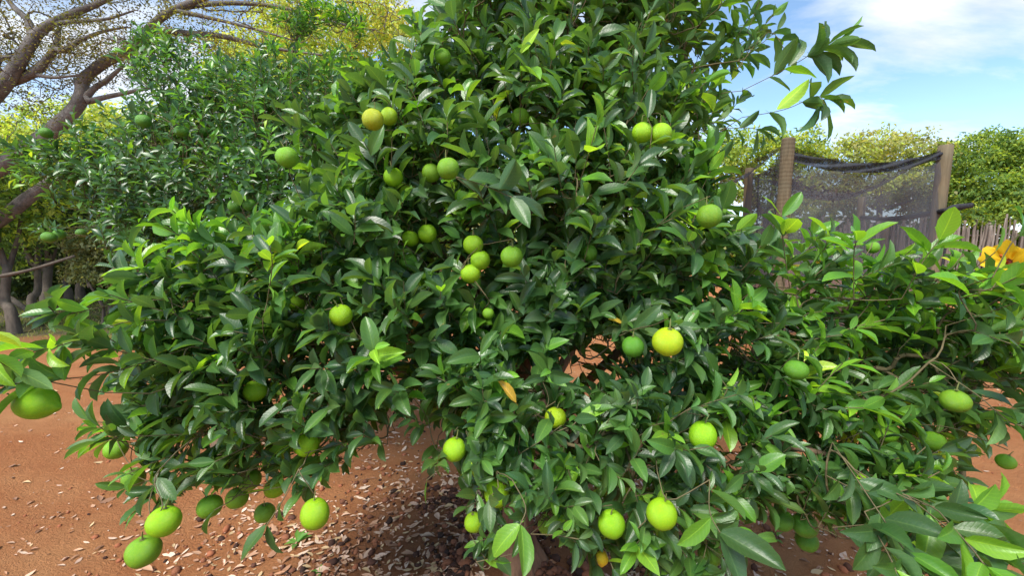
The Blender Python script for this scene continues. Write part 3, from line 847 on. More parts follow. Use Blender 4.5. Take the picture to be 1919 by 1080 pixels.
def single_leaves(tree_o, lv, ids, shapes, mat, name='leaf'):
    S, F0, U0 = shapes; cache = {}
    d, s, nn = leaf_axes(lv['dir'][ids], lv['nor'][ids])
    for k, i in enumerate(ids):
        key = (int(lv['var'][i]), int(lv['ci'][i]), round(float(lv['W'][i]), 1))
        if key not in cache:
            loc = S[key[0]]; W = key[2]
            V = np.stack((loc[:, 0], W * loc[:, 1], W * loc[:, 2] + (1 - W) * np.minimum(loc[:, 2], 0)), 1)
            cache[key] = np_mesh(name, V, F0, U0, np.tile(PALETTE[key[1]], (len(V), 1)), True, mat)
        o = place(name, cache[key], None, tree_o)
        L = float(lv['L'][i])
        Mx = Matrix(((d[k][0], s[k][0], nn[k][0]), (d[k][1], s[k][1], nn[k][1]), (d[k][2], s[k][2], nn[k][2]))) * L
        o.matrix_basis = Matrix.Translation(lv['pos'][i]) @ Mx.to_4x4()

ids, crown_bvh, seen = pick_leaves(leaves, 300)
msk = np.ones(len(leaves['L']), bool); msk[ids] = False
near_half = (seen > 0) | (leaves['pos'][:, 1] < 1.15)
place('foliage', leaf_mesh('foliage', sub(leaves, msk & near_half), LEAF, M_leaf), M_leaf, tree, 'stuff')
hb = sub(leaves, msk & ~near_half); hb['var'] = hb['var'] % 12
place('foliage', leaf_mesh('foliage', hb, LEAF_S, M_leaf), M_leaf, tree, 'stuff')
single_leaves(tree, leaves, ids, LEAF, M_leaf)
for p, D, sh, tint, clear, px, py, z, dpx in fr:
    lab = {'o': 'orange fruit turning yellow on its lower side', 'Y': 'small pointed bright yellow fruit low beside the trunk'}.get(tint)
    if sh == 3 and tint == 'l': lab = 'large pointed lime green fruit on the long outer branch'
    f = hang_fruit('citrus_fruit', tree, p, D, sh, tint, .25, lab)
    if sh == 3 and tint == 'l': f.rotation_euler = (0, R(-72), R(8))
print('main leaves', len(leaves['L']), 'twig nodes', len(sk.P))

# =================================================================== second citrus tree, behind
T2 = np.array((-2.15, 3.05, 0.0))
tree2 = empty('citrus_tree', (T2[0], T2[1], float(ground_z(T2[0], T2[1]))), 'citrus tree with smaller leaves and small dark green fruit behind the broad one', 'tree')
lob2 = [(550, 40, 2.9, .13, .6, 1.2), (545, 150, 2.75, .28, .3, 1), (640, 170, 2.8, .28, .3, 1), (440, 180, 2.75, .27, .2, 1), (330, 140, 2.7, .30, .2, 1), (280, 90, 2.75, .14, .2, .9), (420, 250, 2.5, .42, .1, 1), (300, 230, 2.5, .24, .1, 1), (560, 250, 2.5, .45, .1, 1), (700, 250, 2.5, .4, .1, 1),
 (190, 310, 2.35, .26, .08, 1), (100, 310, 2.35, .20, .08, 1), (50, 300, 2.4, .10, .08, 1), (290, 340, 2.3, .35, .06, 1), (440, 370, 2.25, .42, .06, 1), (580, 390, 2.2, .42, .06, 1), (160, 385, 2.35, .16, .06, .9), (330, 440, 2.25, .30, .06, 1), (470, 480, 2.2, .34, .06, 1), (95, 425, 2.3, .07, .05, .9), (240, 410, 2.3, .2, .05, 1), (260, 470, 2.4, .14, .05, .9), (600, 20, 2.9, .14, .5, .9), (655, 40, 3.0, .12, .4, .9),
 (420, 300, 2.9, .45, .05, .8), (300, 300, 2.8, .35, .05, .8), (560, 320, 2.9, .45, .05, .8), (680, 360, 2.8, .45, .05, .8), (400, 220, 3.0, .32, .05, .8), (540, 220, 3.1, .32, .05, .8), (420, 420, 2.7, .4, .05, .8), (560, 440, 2.6, .4, .05, .8), (690, 240, 2.9, .32, .1, .8), (190, 340, 2.7, .25, .05, .8)]
b2 = [(at(a, b, z), r, f, k) for a, b, z, r, f, k in lob2]
for a, b, z, r, f, k in lob2[::3]:
    c = at(a, b, z); b2.append((np.array((c[0] * .95, 2 * T2[1] - c[1], c[2])), r * 1.2, .1, .5))
store2 = new_store()
bases2 = crown_shoots(b2, np.array((T2[0], T2[1], 1.2)), store2, (.042, .072), (.38, .50), 85, (.08, .17), (8, 13), 12, up_bias=.45)
leaves2 = close_store(store2)
leaves2['col'] = leaves2['col'] * np.array((.98, .98, .92))
fr2 = [(269, 227, 25), (340, 246, 25), (384, 247, 19), (86, 249, 22), (440, 387, 25), (469, 385, 25), (92, 445, 23), (111, 440, 21), (153, 437, 18), (345, 284, 20), (505, 203, 17), (482, 218, 17), (541, 396, 24), (386, 424, 24), (290, 262, 17), (576, 362, 22)]
F2 = []
m2 = leaves2['pos'] + nrm(leaves2['dir']) * leaves2['L'][:, None] * .5
keep = np.ones(len(m2), bool); lx, ly, lz = to_px(m2)
for px, py, dpx in fr2:
    D = .060; z = max(2.0, FPX * D / dpx); D = z * dpx / FPX
    p = at(px, py, z); F2.append((p, D))
    keep &= np.linalg.norm(m2 - p, axis=1) > D * .6
    keep &= ~((np.hypot(lx - px, ly - py) < dpx * .55) & (lz < z))
leaves2 = sub(leaves2, keep)
leaves2 = clear_fruit(leaves2, [(p, D, .9, q[0], q[1], float(to_px(p)[2][0]), q[2]) for (p, D), q in zip(F2, fr2)])
sk2 = Skeleton()
fork2 = T2 + np.array((.02, 0, .5))
P2, R2 = smooth_line([T2 + (0, 0, -.08), T2 + (0, 0, .05), T2 + (.01, 0, .25), fork2], [.13, .09, .065, .06], 4)
root2 = sk2.line(P2, R2)
limbs2 = []
for a, b, z in ((560, 60, 3.0), (330, 150, 2.9), (130, 320, 2.5), (300, 380, 2.5), (500, 420, 2.5), (640, 200, 2.8)):
    e = at(a, b, z); mdl = fork2 * .5 + e * .5 + np.array((0, 0, .08)) + rng.normal(0, .04, 3)
    P, Rr = smooth_line([fork2, mdl, e], [.035, .022, .008], 6); limbs2.append((P, Rr)); sk2.line(P, Rr, root2)
for dx, dy in ((-.6, .8), (.3, .9)):
    e = fork2 + np.array((dx, dy, .9)); P, Rr = smooth_line([fork2, fork2 * .5 + e * .5 + (0, 0, .1), e], [.035, .022, .008], 6); limbs2.append((P, Rr)); sk2.line(P, Rr, root2)
ends2 = sk2.connect([b for b, t in bases2] + [p + np.array((0, 0, D * .8)) for p, D in F2], fork2, steps=3)
for k, (b, t) in enumerate(bases2): sk2.add(t, ends2[k])
rad2 = np.minimum(sk2.radii(.0013, 2.35), .028)
place('trunk', tube_mesh('trunk', P2, R2, 12, .03, M_bark, seed=4), M_bark, tree2)
for k, (P, Rr) in enumerate(limbs2): place('limb', tube_mesh('limb', P, Rr, 8, .03, M_bark, seed=k), M_bark, tree2)
place('twigs', sk2.mesh('twigs', rad2, M_twig, 4), M_twig, tree2, 'stuff')
ids2, _, _ = pick_leaves(leaves2, 300)
msk = np.ones(len(leaves2['L']), bool); msk[ids2] = False
place('foliage', leaf_mesh('foliage', sub(leaves2, msk), LEAF_S, M_leaf2), M_leaf2, tree2, 'stuff')
single_leaves(tree2, leaves2, ids2, LEAF_S, M_leaf2)
for p, D in F2: hang_fruit('citrus_fruit', tree2, p, D, 2 if random.random() < .4 else 0, 'd', .3)
print('second leaves', len(leaves2['L']))

# =================================================================== fallen leaves, clods, weeds
def dry_leaf_set(nvar, seed):
    rr = np.random.default_rng(seed); out = []
    t = np.linspace(0, 1, 5); v = np.array((-1, 0, 1.0))
    for k in range(nvar):
        w = np.sin(math.pi * np.clip(t, .03, .985) ** rr.uniform(.8, 1.2)) * .5
        roll = rr.uniform(-.5, .9); curl = rr.uniform(-.25, .6)
        P = np.zeros((5, 3, 3))
        for j, s in enumerate(v):
            P[:, j, 0] = t - .5; P[:, j, 1] = s * w * (1 - .2 * abs(roll)) + .08 * math.sin(k) * t * t; P[:, j, 2] = roll * abs(s) * w + curl * (t - .5) ** 2 + rr.normal(0, .03, 5)
        P[:, :, 2] -= P[:, :, 2].min()
        out.append(P.reshape(-1, 3))
    idx = np.arange(15).reshape(5, 3)
    return np.array(out), np.stack((idx[:-1, :-1], idx[1:, :-1], idx[1:, 1:], idx[:-1, 1:]), -1).reshape(-1, 4)
DRY, DRYF = dry_leaf_set(14, 9)
DRYCOL = np.array([(.55, .36, .25), (.62, .44, .33), (.46, .27, .17), (.66, .50, .38), (.36, .19, .11), (.50, .36, .20), (.58, .40, .30), (.28, .15, .09)])
def dry_material():
    m, nt, out = new_mat('dry_leaf'); b = NB(nt)
    c = b.n('ShaderNodeAttribute', attribute_name='tint').outputs['Color']
    n1 = b.noise(60, 4)
    p = b.bsdf(b.mix(b.math('MULTIPLY', n1, .6), c, b.mix(1.0, c, (.55, .5, .45), 'MULTIPLY')), .75, .3)
    b.l(p.outputs[0], out.inputs[0]); return m
M_dry = dry_material()
NL = 19000
ang = rng.uniform(0, 6.283, NL); rr_ = np.abs(rng.normal(0, 1.2, NL)) + .05
lpx = TRUNK[0] - .05 + rr_ * np.cos(ang) * 1.15; lpy = TRUNK[1] - .1 + rr_ * np.sin(ang) * .9
far = rng.random(NL) < .30
lpx = np.where(far, rng.uniform(-5, 6, NL), lpx); lpy = np.where(far, rng.uniform(.3, 7, NL), lpy)
ok = np.array([noise.noise(Vector((x * 1.7, y * 1.7, 3))) for x, y in zip(lpx, lpy)]) + rng.normal(.16, .30, NL) > 0
ok &= np.hypot(lpx - TRUNK[0], lpy - TRUNK[1]) > .17
lpx, lpy = lpx[ok], lpy[ok]; NL = len(lpx)
dl = dict(yaw=rng.uniform(0, 6.283, NL), L=np.clip(rng.gamma(4.0, .0080, NL), .010, .08), W=rng.uniform(.28, .55, NL), var=rng.integers(0, 14, NL), ci=rng.integers(0, 8, NL))
lpz = ground_z(lpx, lpy) + .004
tlt = rng.normal(0, .18, (NL, 2))
nn = nrm(np.stack((tlt[:, 0], tlt[:, 1], np.ones(NL)), 1))
dd = np.stack((np.cos(dl['yaw']), np.sin(dl['yaw']), np.zeros(NL)), 1); dd = nrm(dd - nn * np.sum(dd * nn, 1, keepdims=True)); ss = np.cross(nn, dd)
# the 300 that show largest lie under this leaf; everything else is one mass of litter
fx, fy, fz = to_px(np.stack((lpx, lpy, lpz), 1))
inn = (fz > .1) & (fx > 5) & (fx < 1915) & (fy < 1076) & (fy > 300)
dist = np.sqrt(lpx ** 2 + lpy ** 2 + (CAMZ - lpz) ** 2)
score = np.where(inn, dl['L'] ** 2 * dl['W'] * (CAMZ / dist) / np.maximum(dist, .3) ** 2, 0)
pick = []
for i in np.argsort(-score):
    if len(pick) >= 300 or score[i] <= 0: break
    v = Vector((lpx[i], lpy[i], lpz[i] + .01 - CAMZ)); q = crown_bvh.ray_cast(Vector((0, 0, CAMZ)), v, v.length)
    if q[2] is None: pick.append(i)
pset = np.zeros(NL, bool); pset[pick] = True
def litter_verts(m_):
    loc = DRY[dl['var'][m_]]; L = dl['L'][m_][:, None, None]; W = dl['W'][m_][:, None, None]
    pos = np.stack((lpx, lpy, lpz), 1)[m_]
    return pos[:, None] + L * (loc[:, :, 0:1] * dd[m_][:, None] + W * loc[:, :, 1:2] * ss[m_][:, None] + W * loc[:, :, 2:3] * nn[m_][:, None])
V = litter_verts(~pset); k = V.shape[1]
F = (DRYF[None] + (np.arange(len(V)) * k)[:, None, None]).reshape(-1, 4)
place('leaf_litter', np_mesh('leaf_litter', V.reshape(-1, 3), F, None, np.repeat(DRYCOL[dl['ci'][~pset]] * rng.uniform(.85, 1.3, (len(V), 1)), k, 0), True, M_dry), M_dry, ground, 'stuff')
cache = {}
for i in pick:
    key = (int(dl['var'][i]), int(dl['ci'][i]))
    if key not in cache:
        v = DRY[key[0]] * np.array((1, .48, .48)); cache[key] = np_mesh('fallen_leaf', v, DRYF, None, np.tile(DRYCOL[key[1]], (len(v), 1)), True, M_dry)
    o = place('fallen_leaf', cache[key], None, ground)
    Mx = Matrix((tuple(map(float, (dd[i][0], ss[i][0], nn[i][0]))), tuple(map(float, (dd[i][1], ss[i][1], nn[i][1]))), tuple(map(float, (dd[i][2], ss[i][2], nn[i][2]))))) * float(dl['L'][i])
    o.matrix_basis = Matrix.Translation((lpx[i], lpy[i], lpz[i])) @ Mx.to_4x4()

# clods of dark compost and grit
ico = np.array([(0, 0, 1), (.89, 0, .45), (.28, .85, .45), (-.72, .53, .45), (-.72, -.53, .45), (.28, -.85, .45), (.72, .53, -.45), (-.28, .85, -.45), (-.89, 0, -.45), (-.28, -.85, -.45), (.72, -.53, -.45), (0, 0, -1)])
icoF = np.array([(0, 1, 2), (0, 2, 3), (0, 3, 4), (0, 4, 5), (0, 5, 1), (1, 6, 2), (2, 7, 3), (3, 8, 4), (4, 9, 5), (5, 10, 1), (6, 7, 2), (7, 8, 3), (8, 9, 4), (9, 10, 5), (10, 6, 1), (11, 7, 6), (11, 8, 7), (11, 9, 8), (11, 10, 9), (11, 6, 10)])
NC = 9000
ang = rng.uniform(0, 6.283, NC); q = np.abs(rng.normal(0, .62, NC)) + .1
cx = TRUNK[0] - .12 + q * np.cos(ang) * 1.25; cy = TRUNK[1] - .08 + q * np.sin(ang)
okc = np.array([noise.noise(Vector((x * 2.6, y * 2.6, 9))) for x, y in zip(cx, cy)]) + rng.normal(.05, .22, NC) > 0
far = np.arange(NC) < 1500
cx = np.where(far, rng.uniform(-3, 4, NC), cx); cy = np.where(far, rng.uniform(.4, 5, NC), cy); okc |= far
cx, cy = cx[okc], cy[okc]; NC = len(cx)
sz = rng.gamma(2.2, .0042, NC) + .003; sz = np.minimum(sz, .032); sz[:200] *= .8
V = ico[None] * rng.uniform(.65, 1.2, (NC, 12, 1)) * sz[:, None, None] * rng.uniform(.7, 1.2, (NC, 1, 3))
V[:, :, 2] *= .75
V += np.stack((cx, cy, ground_z(cx, cy) + sz * .25), 1)[:, None]
F = (icoF[None] + (np.arange(NC) * 12)[:, None, None]).reshape(-1, 3)
dark = np.array([(.050, .026, .020), (.085, .040, .028), (.13, .058, .036), (.035, .022, .018), (.19, .08, .045)])
cc = dark[rng.integers(0, 5, NC)]; cc[:1500][far[okc][:1500] if len(far[okc]) >= 1500 else slice(None)] = (.25, .095, .05)
def clod_material():
    m, nt, out = new_mat('compost_clod'); b = NB(nt)
    c = b.n('ShaderNodeAttribute', attribute_name='tint').outputs['Color']; n1 = b.noise(160, 5)
    p = b.bsdf(b.mix(n1, c, b.mix(1.0, c, (1.5, 1.4, 1.3), 'MULTIPLY')), .95, .15, b.bump(n1, .8, .004)); b.l(p.outputs[0], out.inputs[0]); return m
M_clod = clod_material()
place('soil_clods', np_mesh('soil_clods', V.reshape(-1, 3), F, None, np.repeat(cc, 12, 0), True, M_clod), M_clod, ground, 'stuff')

M_weed = leaf_material('weed_leaf', False, .5, .4, .35)
def weed(px, py, size, nl, label, colr=(.12, .28, .05)):
    v = at(px, py, 1.0) - np.array((0, 0, CAMZ)); t = -CAMZ / v[2]; p = np.array((0, 0, CAMZ)) + v * t
    p[2] = ground_z(p[0], p[1])
    w = empty('weed_seedling', tuple(p), label, 'plant', 'weeds on the red soil')
    for k in range(nl):
        a = k * 2.4 + random.random(); el = random.uniform(.2, .9)
        st = dict(pos=np.array([p]), dir=np.array([(math.cos(a) * math.cos(el), math.sin(a) * math.cos(el), math.sin(el))]), nor=np.array([(0, 0, 1.0)]) + rng.normal(0, .1, (1, 3)), L=np.array([size * random.uniform(.6, 1)]), W=np.array([.42]), var=np.array([k % 12]), col=np.array([colr]) * random.uniform(.8, 1.2))
        place('leaf', leaf_mesh('leaf', st, LEAF_S, M_weed), M_weed, w)
weed(556, 1010, .085, 7, 'small green weed seedling below the hanging fruit at lower left')
weed(600, 1072, .05, 5, 'tiny green weed sprout among litter at the bottom edge left of trunk')
weed(1452, 1003, .07, 6, 'pale green weed seedling in litter below the right-hand fruit cluster')
weed(1905, 652, .16, 9, 'bright green weed tuft on bare soil at the right edge')
weed(1905, 720, .10, 6, 'low green weed at right edge below the brighter tuft')

# =================================================================== background trees
def crown_mass(blobs_, n, leaf, colrs, clump=.55, flat=.7, per=26, nseed=0, gaps=.0):
    """small leaf faces gathered in clumps over the blobs; returns a leaves dict"""
    P, O = [], []
    tot = sum(r * r for c, r in blobs_)
    for c, r in blobs_:
        nc = max(2, int(n * r * r / tot / per))
        u = nrm(rng.normal(0, 1, (nc, 3))) * (rng.uniform(.45, 1.05, (nc, 1)) ** .6) * r * np.array((1, 1, flat))
        cl = np.asarray(c) + u
        cs = rng.uniform(.35, 1.0, nc) * clump
        k = np.repeat(np.arange(nc), per)
        g = rng.normal(0, .5, (len(k), 3)) * cs[k][:, None] * np.array((1, 1, .6))
        P.append(cl[k] + g); O.append(u[k] / r + g * .4)
    P = np.vstack(P); O = np.vstack(O); m = len(P)
    d = nrm(O * .5 + rng.normal(0, .7, (m, 3)) + np.array((0, 0, -.15)))
    nw = np.array((0, 0, .9)) + O * .8 + rng.normal(0, .45, (m, 3))
    colrs = np.asarray(colrs)
    # every clump has its own age of leaf
    ck = (np.arange(m) // per); base = rng.integers(0, len(colrs), ck.max() + 1)
    ci = np.where(rng.random(m) < .7, base[ck], rng.integers(0, len(colrs), m))
    return dict(pos=P, dir=d, nor=nw, L=rng.uniform(.6, 1.25, m) * leaf, W=rng.uniform(.4, .65, m), var=rng.integers(0, 8, m), col=colrs[ci] * rng.uniform(.75, 1.25, (m, 1)))
def tri_leaf_set():
    out = []
    for k in range(8):
        b_ = .1 + .07 * k
        out.append([(0, 0, 0), (.45, -.5, .1 * (k % 3)), (1, 0, -b_), (.45, .5, .1 * (k % 3))])
    return np.array(out, float), np.array([(0, 1, 2, 3)]), np.array([(0, .5), (.5, 0), (1, .5), (.5, 1)])
LEAF_T = tri_leaf_set()

def bg_tree(name, label, foot, blobs_, n, leaf, colrs, trunk_r=.09, group=None, cat='tree', bark=None, clump=.5, flat=.75, stems=1, limbs_n=5, mat=None):
    foot = np.array((foot[0], foot[1], float(ground_z(foot[0], foot[1]))))
    t = empty(name, tuple(foot), label, cat, group)
    bark = bark or M_dark_bark
    cen = np.mean([c for c, r in blobs_], axis=0)
    low = min(c[2] - r * .6 for c, r in blobs_)
    for s in range(stems):
        off = rng.normal(0, .12 * (stems > 1), 3) * (1, 1, 0)
        top = np.array((foot[0] * .55 + cen[0] * .45, foot[1] * .55 + cen[1] * .45, max(low, foot[2] + .5))) + off * 3
        P, Rr = smooth_line([foot + off + (0, 0, -.1), foot + off + (rng.normal(0, .03), 0, .35 * (top[2] - foot[2])), foot * .5 + top * .5 + rng.normal(0, .06, 3) * (1, 1, 0) + off, top], np.array([1.35, 1, .9, .75]) * trunk_r / math.sqrt(stems), 4)
        place('trunk', tube_mesh('trunk', P, Rr, 9, .05, bark, seed=s + n), bark, t)
        big = sorted(blobs_, key=lambda q: -q[1])[:limbs_n]
        for c, r in big[s::stems]:
            e = np.asarray(c) + rng.normal(0, .15, 3) * r
            P, Rr = smooth_line([top - (0, 0, .1), top * .55 + e * .45 + rng.normal(0, .1, 3), e], np.array([.62, .42, .14]) * trunk_r / math.sqrt(stems), 4)
            place('limb', tube_mesh('limb', P, Rr, 6, .04, bark, seed=s), bark, t)
    lv = crown_mass(blobs_, n, leaf, colrs, clump, flat)
    place('crown', leaf_mesh('crown', lv, LEAF_T, mat or M_bg), mat or M_bg, t, 'stuff')
    return t

LIMEY = [(.27, .37, .075), (.34, .41, .085), (.21, .31, .065), (.38, .43, .10), (.17, .26, .06)]
OLIVE = [(.19, .24, .09), (.24, .28, .10), (.16, .20, .08), (.28, .29, .12)]
DARKG = [(.035, .065, .022), (.05, .09, .025), (.028, .05, .02), (.07, .11, .03)]
MIDG = [(.09, .17, .035), (.13, .22, .04), (.06, .12, .028), (.18, .27, .045), (.24, .32, .05)]
GREYG = [(.15, .19, .085), (.19, .23, .10), (.11, .15, .06), (.23, .26, .12)]
def ab(px, py, z, r): return (at(px, py, z), r)
def footat(px, z):
    p = at(px, 540, z); return (p[0], p[1])

bg_tree('background_tree', 'tall yellow-green tree rising behind the top of the small-leaved citrus', footat(600, 12), [ab(470, 130, 12, 1.2), ab(600, 110, 12.2, 1.4), ab(690, 50, 12, 1.05), ab(740, 70, 12, .8), ab(560, 40, 12.2, 1.1), ab(640, 180, 12, 1.2), ab(480, 220, 12, 1.0)], 17000, .14, LIMEY, .16, clump=.55)
bg_tree('background_tree', 'yellow-green tree seen under the sloping grey acacia limb', footat(170, 15), [ab(120, 235, 15, 1.0), ab(200, 225, 15, .9), ab(290, 250, 15, 1.1), ab(230, 300, 15, 1.2), ab(370, 260, 15, 1.1)], 10000, .16, LIMEY, .14, clump=.6)
bg_tree('background_tree', 'yellow-green tree at the left edge below the dark acacia limb', footat(10, 13), [ab(0, 260, 13, .9), ab(70, 290, 13, 1.0), ab(-60, 330, 13, 1.0), ab(40, 360, 13, 1.0), ab(150, 340, 13, .9)], 10000, .15, LIMEY, .12, clump=.55)
bg_tree('feathery_bush', 'feathery grey-green bush before the dark wood', footat(195, 8.0), [ab(185, 455, 8, .40), ab(210, 500, 8, .42), ab(165, 500, 8, .35), ab(230, 450, 8, .33), ab(200, 430, 8, .3)], 7000, .075, GREYG, .04, cat='bush', clump=.22, stems=3)
woods = [(18, 7.2, .075, 'pale slim trunk of the wood nearest the left edge', -35, 20), (62, 8.6, .07, 'slim grey tree with forked trunk behind the pale slim trunk', 20, 70), (85, 9.6, .10, 'dark thick-trunked tree beside the slim grey forked tree', 10, 60), (125, 10.5, .08, 'dark tree deep in the wood left of the feathery bush', 0, 60), (150, 11.5, .09, 'dark tree deep in the wood just behind the feathery bush', 0, 50), (250, 11, .09, 'dark tree of the wood hidden behind the left end of the citrus', 0, 60), (330, 12, .1, 'dark tree of the wood farthest behind the small-leaved citrus', 0, 60), (-60, 9.0, .1, 'dark tree of the wood rising past the left edge', 0, 60)]
for k, (px, z, tr_, lab, o1, o2) in enumerate(woods):
    py = 405 if z < 9 else 415
    bl = [ab(px + o1 - 40, py, z, .55 + .04 * z), ab(px + o2, py - 30, z + .3, .6 + .04 * z), ab(px + 10, py - 70, z + .2, .6 + .04 * z), ab(px - 20, py + 45, z + 1.2, .5 + .03 * z)]
    bg_tree('wood_tree', lab, footat(px, z), bl, 4200, .11, DARKG if k else MIDG, tr_, 'trees of the dark wood on the left', clump=.4)
for k, (px, z, lab) in enumerate(((40, 11.5, 'dark undergrowth bush at the foot of the wood by the left edge'), (110, 12.5, 'dark undergrowth bush between the trunks of the wood'), (190, 13, 'dark undergrowth bush behind the feathery bush'), (270, 13, 'dark undergrowth bush behind the left end of the citrus'))):
    bg_tree('wood_bush', lab, footat(px, z), [ab(px, 545, z, .8), ab(px - 40, 520, z, .8), ab(px + 45, 510, z + .3, .85), ab(px, 480, z + .3, .8)], 4200, .12, DARKG, .03, 'undergrowth of the wood', 'bush', clump=.4, stems=2)
# fallen leaning stems in the wood
for pts, r, lab in (([(-60, 530, 7.0), (0, 518, 7.0), (60, 505, 7.1), (140, 480, 7.3)], .035, 'grey dead branch leaning across the trunks of the wood'), ([(20, 560, 8.2), (55, 585, 8.0), (75, 612, 7.9)], .05, 'dark fallen log slanting to the ground in the wood')):
    P, Rr = smooth_line([at(*p) for p in pts], np.linspace(r, r * .6, len(pts)), 5)
    o = place('dead_branch' if r < .04 else 'fallen_log', tube_mesh('log', P, Rr, 8, .06, M_dark_bark), M_dark_bark)
    o['label'] = lab; o['category'] = 'branch' if r < .04 else 'log'

bg_tree('background_tree', 'yellow-green tree behind the left net pole', footat(1430, 16), [ab(1400, 280, 16, 1.0), ab(1450, 300, 16, 1.1), ab(1500, 280, 16, .9), ab(1380, 340, 16, 1.0), ab(1530, 285, 16.4, .55), ab(1350, 300, 16, 1.0), ab(1470, 370, 16, 1.2)], 10000, .15, LIMEY[:3] + MIDG[1:], .14, clump=.5)
bg_tree('background_tree', 'olive brown-topped tree behind the middle of the net', footat(1640, 19), [ab(1600, 285, 19, 1.0), ab(1650, 275, 19, 1.1), ab(1710, 285, 19, 1.2), ab(1640, 340, 19, 1.5), ab(1730, 350, 19, 1.5), ab(1560, 350, 19, 1.3)], 12000, .17, OLIVE + LIMEY[:2], .14, clump=.6)
bg_tree('background_tree', 'dense green tree leaning over the stick fence beside the right net pole', footat(1850, 18.5), [ab(1800, 300, 18, 1.1), ab(1850, 285, 18.2, 1.2), ab(1900, 300, 18, 1.1), ab(1830, 360, 17.6, 1.2), ab(1880, 370, 17.4, 1.1), ab(1820, 405, 16.8, .5), ab(1790, 360, 18, .9), ab(1860, 400, 16.8, .55)], 17000, .15, MIDG, .15, clump=.5)
bg_tree('background_tree', 'brighter green tree at the right edge above the stick fence', footat(1960, 17.5), [ab(1940, 290, 17.5, 1.3), ab(1990, 330, 17.5, 1.4), ab(1920, 350, 17.2, 1.0), ab(1950, 390, 16.8, .9), ab(2060, 330, 17.5, 1.4)], 14000, .15, MIDG + LIMEY[:2], .15, clump=.5)
for k, (px, z, lab) in enumerate(((800, 24, 'far tree directly behind the left half of the broad citrus'), (1000, 22, 'far tree directly behind the broad citrus trunk'), (1200, 22, 'far tree behind the right half of the broad citrus'))):
    bg_tree('background_tree', lab, footat(px, z), [ab(px - 40, 350, z, 1.6), ab(px + 45, 340, z, 1.7), ab(px, 310, z, 1.6), ab(px - 70, 400, z, 1.5), ab(px + 70, 400, z, 1.5)], 5000, .2, MIDG + OLIVE, .15, 'far trees behind the citrus', clump=.7)
# closing belt of bush all round the yard
belt = []
for a in np.linspace(-2.6, 2.6, 90):
    d_ = 33 + 4 * math.sin(a * 7); belt.append(((d_ * math.sin(a), d_ * math.cos(a), rng.uniform(.3, 2.4)), rng.uniform(1.8, 2.8)))
belt += [((29 * math.sin(a), 29 * math.cos(a), .5), 1.5) for a in np.linspace(-2.6, 2.6, 110)]
lv = crown_mass(belt, 90000, .5, MIDG + OLIVE, 1.2, .9)
tl = place('treeline', leaf_mesh('treeline', lv, LEAF_T, M_bg), M_bg, None, 'stuff')
tl['label'] = 'distant belt of green bush closing the yard all round'; tl['category'] = 'bush'

# =================================================================== acacia at the upper left
ZA = 6.6
aca = empty('acacia_tree', (-10.1, 6.6, float(ground_z(-10.1, 6.6))), 'old spreading acacia with thick grey limbs and sparse feathery leaves at upper left', 'tree')
ska = Skeleton()
tp = np.array((-10.0, 6.6, 0.0))
P, Rr = smooth_line([tp + (0, 0, -.1), tp + (.02, 0, .6), tp + (-.03, 0, 1.5), tp + (0, 0, 2.6)], [.34, .27, .24, .2], 5)
ra = ska.line(P, Rr); place('trunk', tube_mesh('trunk', P, Rr, 16, .05, M_acacia_bark, seed=11), M_acacia_bark, aca)
def limb_px(pts, r, z=ZA, dz=0.0):
    return np.array([at(a, b, z + dz * i) for i, (a, b) in enumerate(pts)]), np.array(r)
mains = [
 limb_px([(-250, 420), (-60, 345), (75, 262), (135, 210), (153, 178), (156, 150), (195, 118), (240, 95), (290, 42), (340, 12), (430, -15), (640, -40)], [.15, .125, .108, .098, .092, .08, .072, .068, .057, .05, .036, .016]),
 limb_px([(-250, 330), (-80, 235), (0, 165), (32, 122), (55, 85), (75, 58), (110, 36), (180, 8), (260, -30)], [.13, .115, .098, .083, .075, .065, .056, .04, .016], ZA - .4),
 limb_px([(-240, 520), (-100, 465), (0, 412), (75, 355), (205, 272), (300, 235), (420, 200)], [.14, .12, .105, .09, .066, .05, .025], ZA + .5),
]
subs = [
 limb_px([(158, 185), (178, 165), (200, 150), (232, 122)], [.05, .04, .035, .02]), limb_px([(160, 192), (198, 182), (245, 172), (310, 158)], [.05, .036, .03, .015]),
 limb_px([(62, 72), (52, 38), (28, 15), (8, -10)], [.06, .045, .04, .025], ZA - .4), limb_px([(10, 155), (60, 138), (85, 115), (105, 85), (112, 50)], [.08, .065, .055, .045, .02], ZA - .3), limb_px([(60, 138), (100, 145), (150, 140)], [.035, .022, .012], ZA - .3),
 limb_px([(290, 55), (350, 62), (420, 68), (500, 88), (620, 105)], [.06, .05, .042, .03, .012], ZA + .2), limb_px([(340, 12), (430, 5), (520, 12), (600, 35), (720, 62)], [.05, .038, .03, .022, .01], ZA + .4), limb_px([(330, 20), (380, 30), (470, 52), (560, 78)], [.04, .03, .02, .01]),
 limb_px([(115, 100), (150, 75), (195, 58), (240, 50)], [.04, .03, .02, .012], ZA - .3), limb_px([(85, 45), (140, 40), (200, 35), (250, 20)], [.04, .03, .02, .012], ZA - .4), limb_px([(-10, 130), (0, 110), (25, 105)], [.05, .04, .02], ZA - .4),
]
ends_main = []
for k, (pts, r) in enumerate(mains):
    pts = np.vstack((P[-1] if k < 2 else P[-6], pts)); r = np.concatenate(([r[0] * 1.1], r))
    Q, q = smooth_line(pts, r, 5); ska.line(Q, q, ra); place('limb', tube_mesh('limb', Q, q, 11, .045, M_acacia_bark, seed=20 + k), M_acacia_bark, aca)
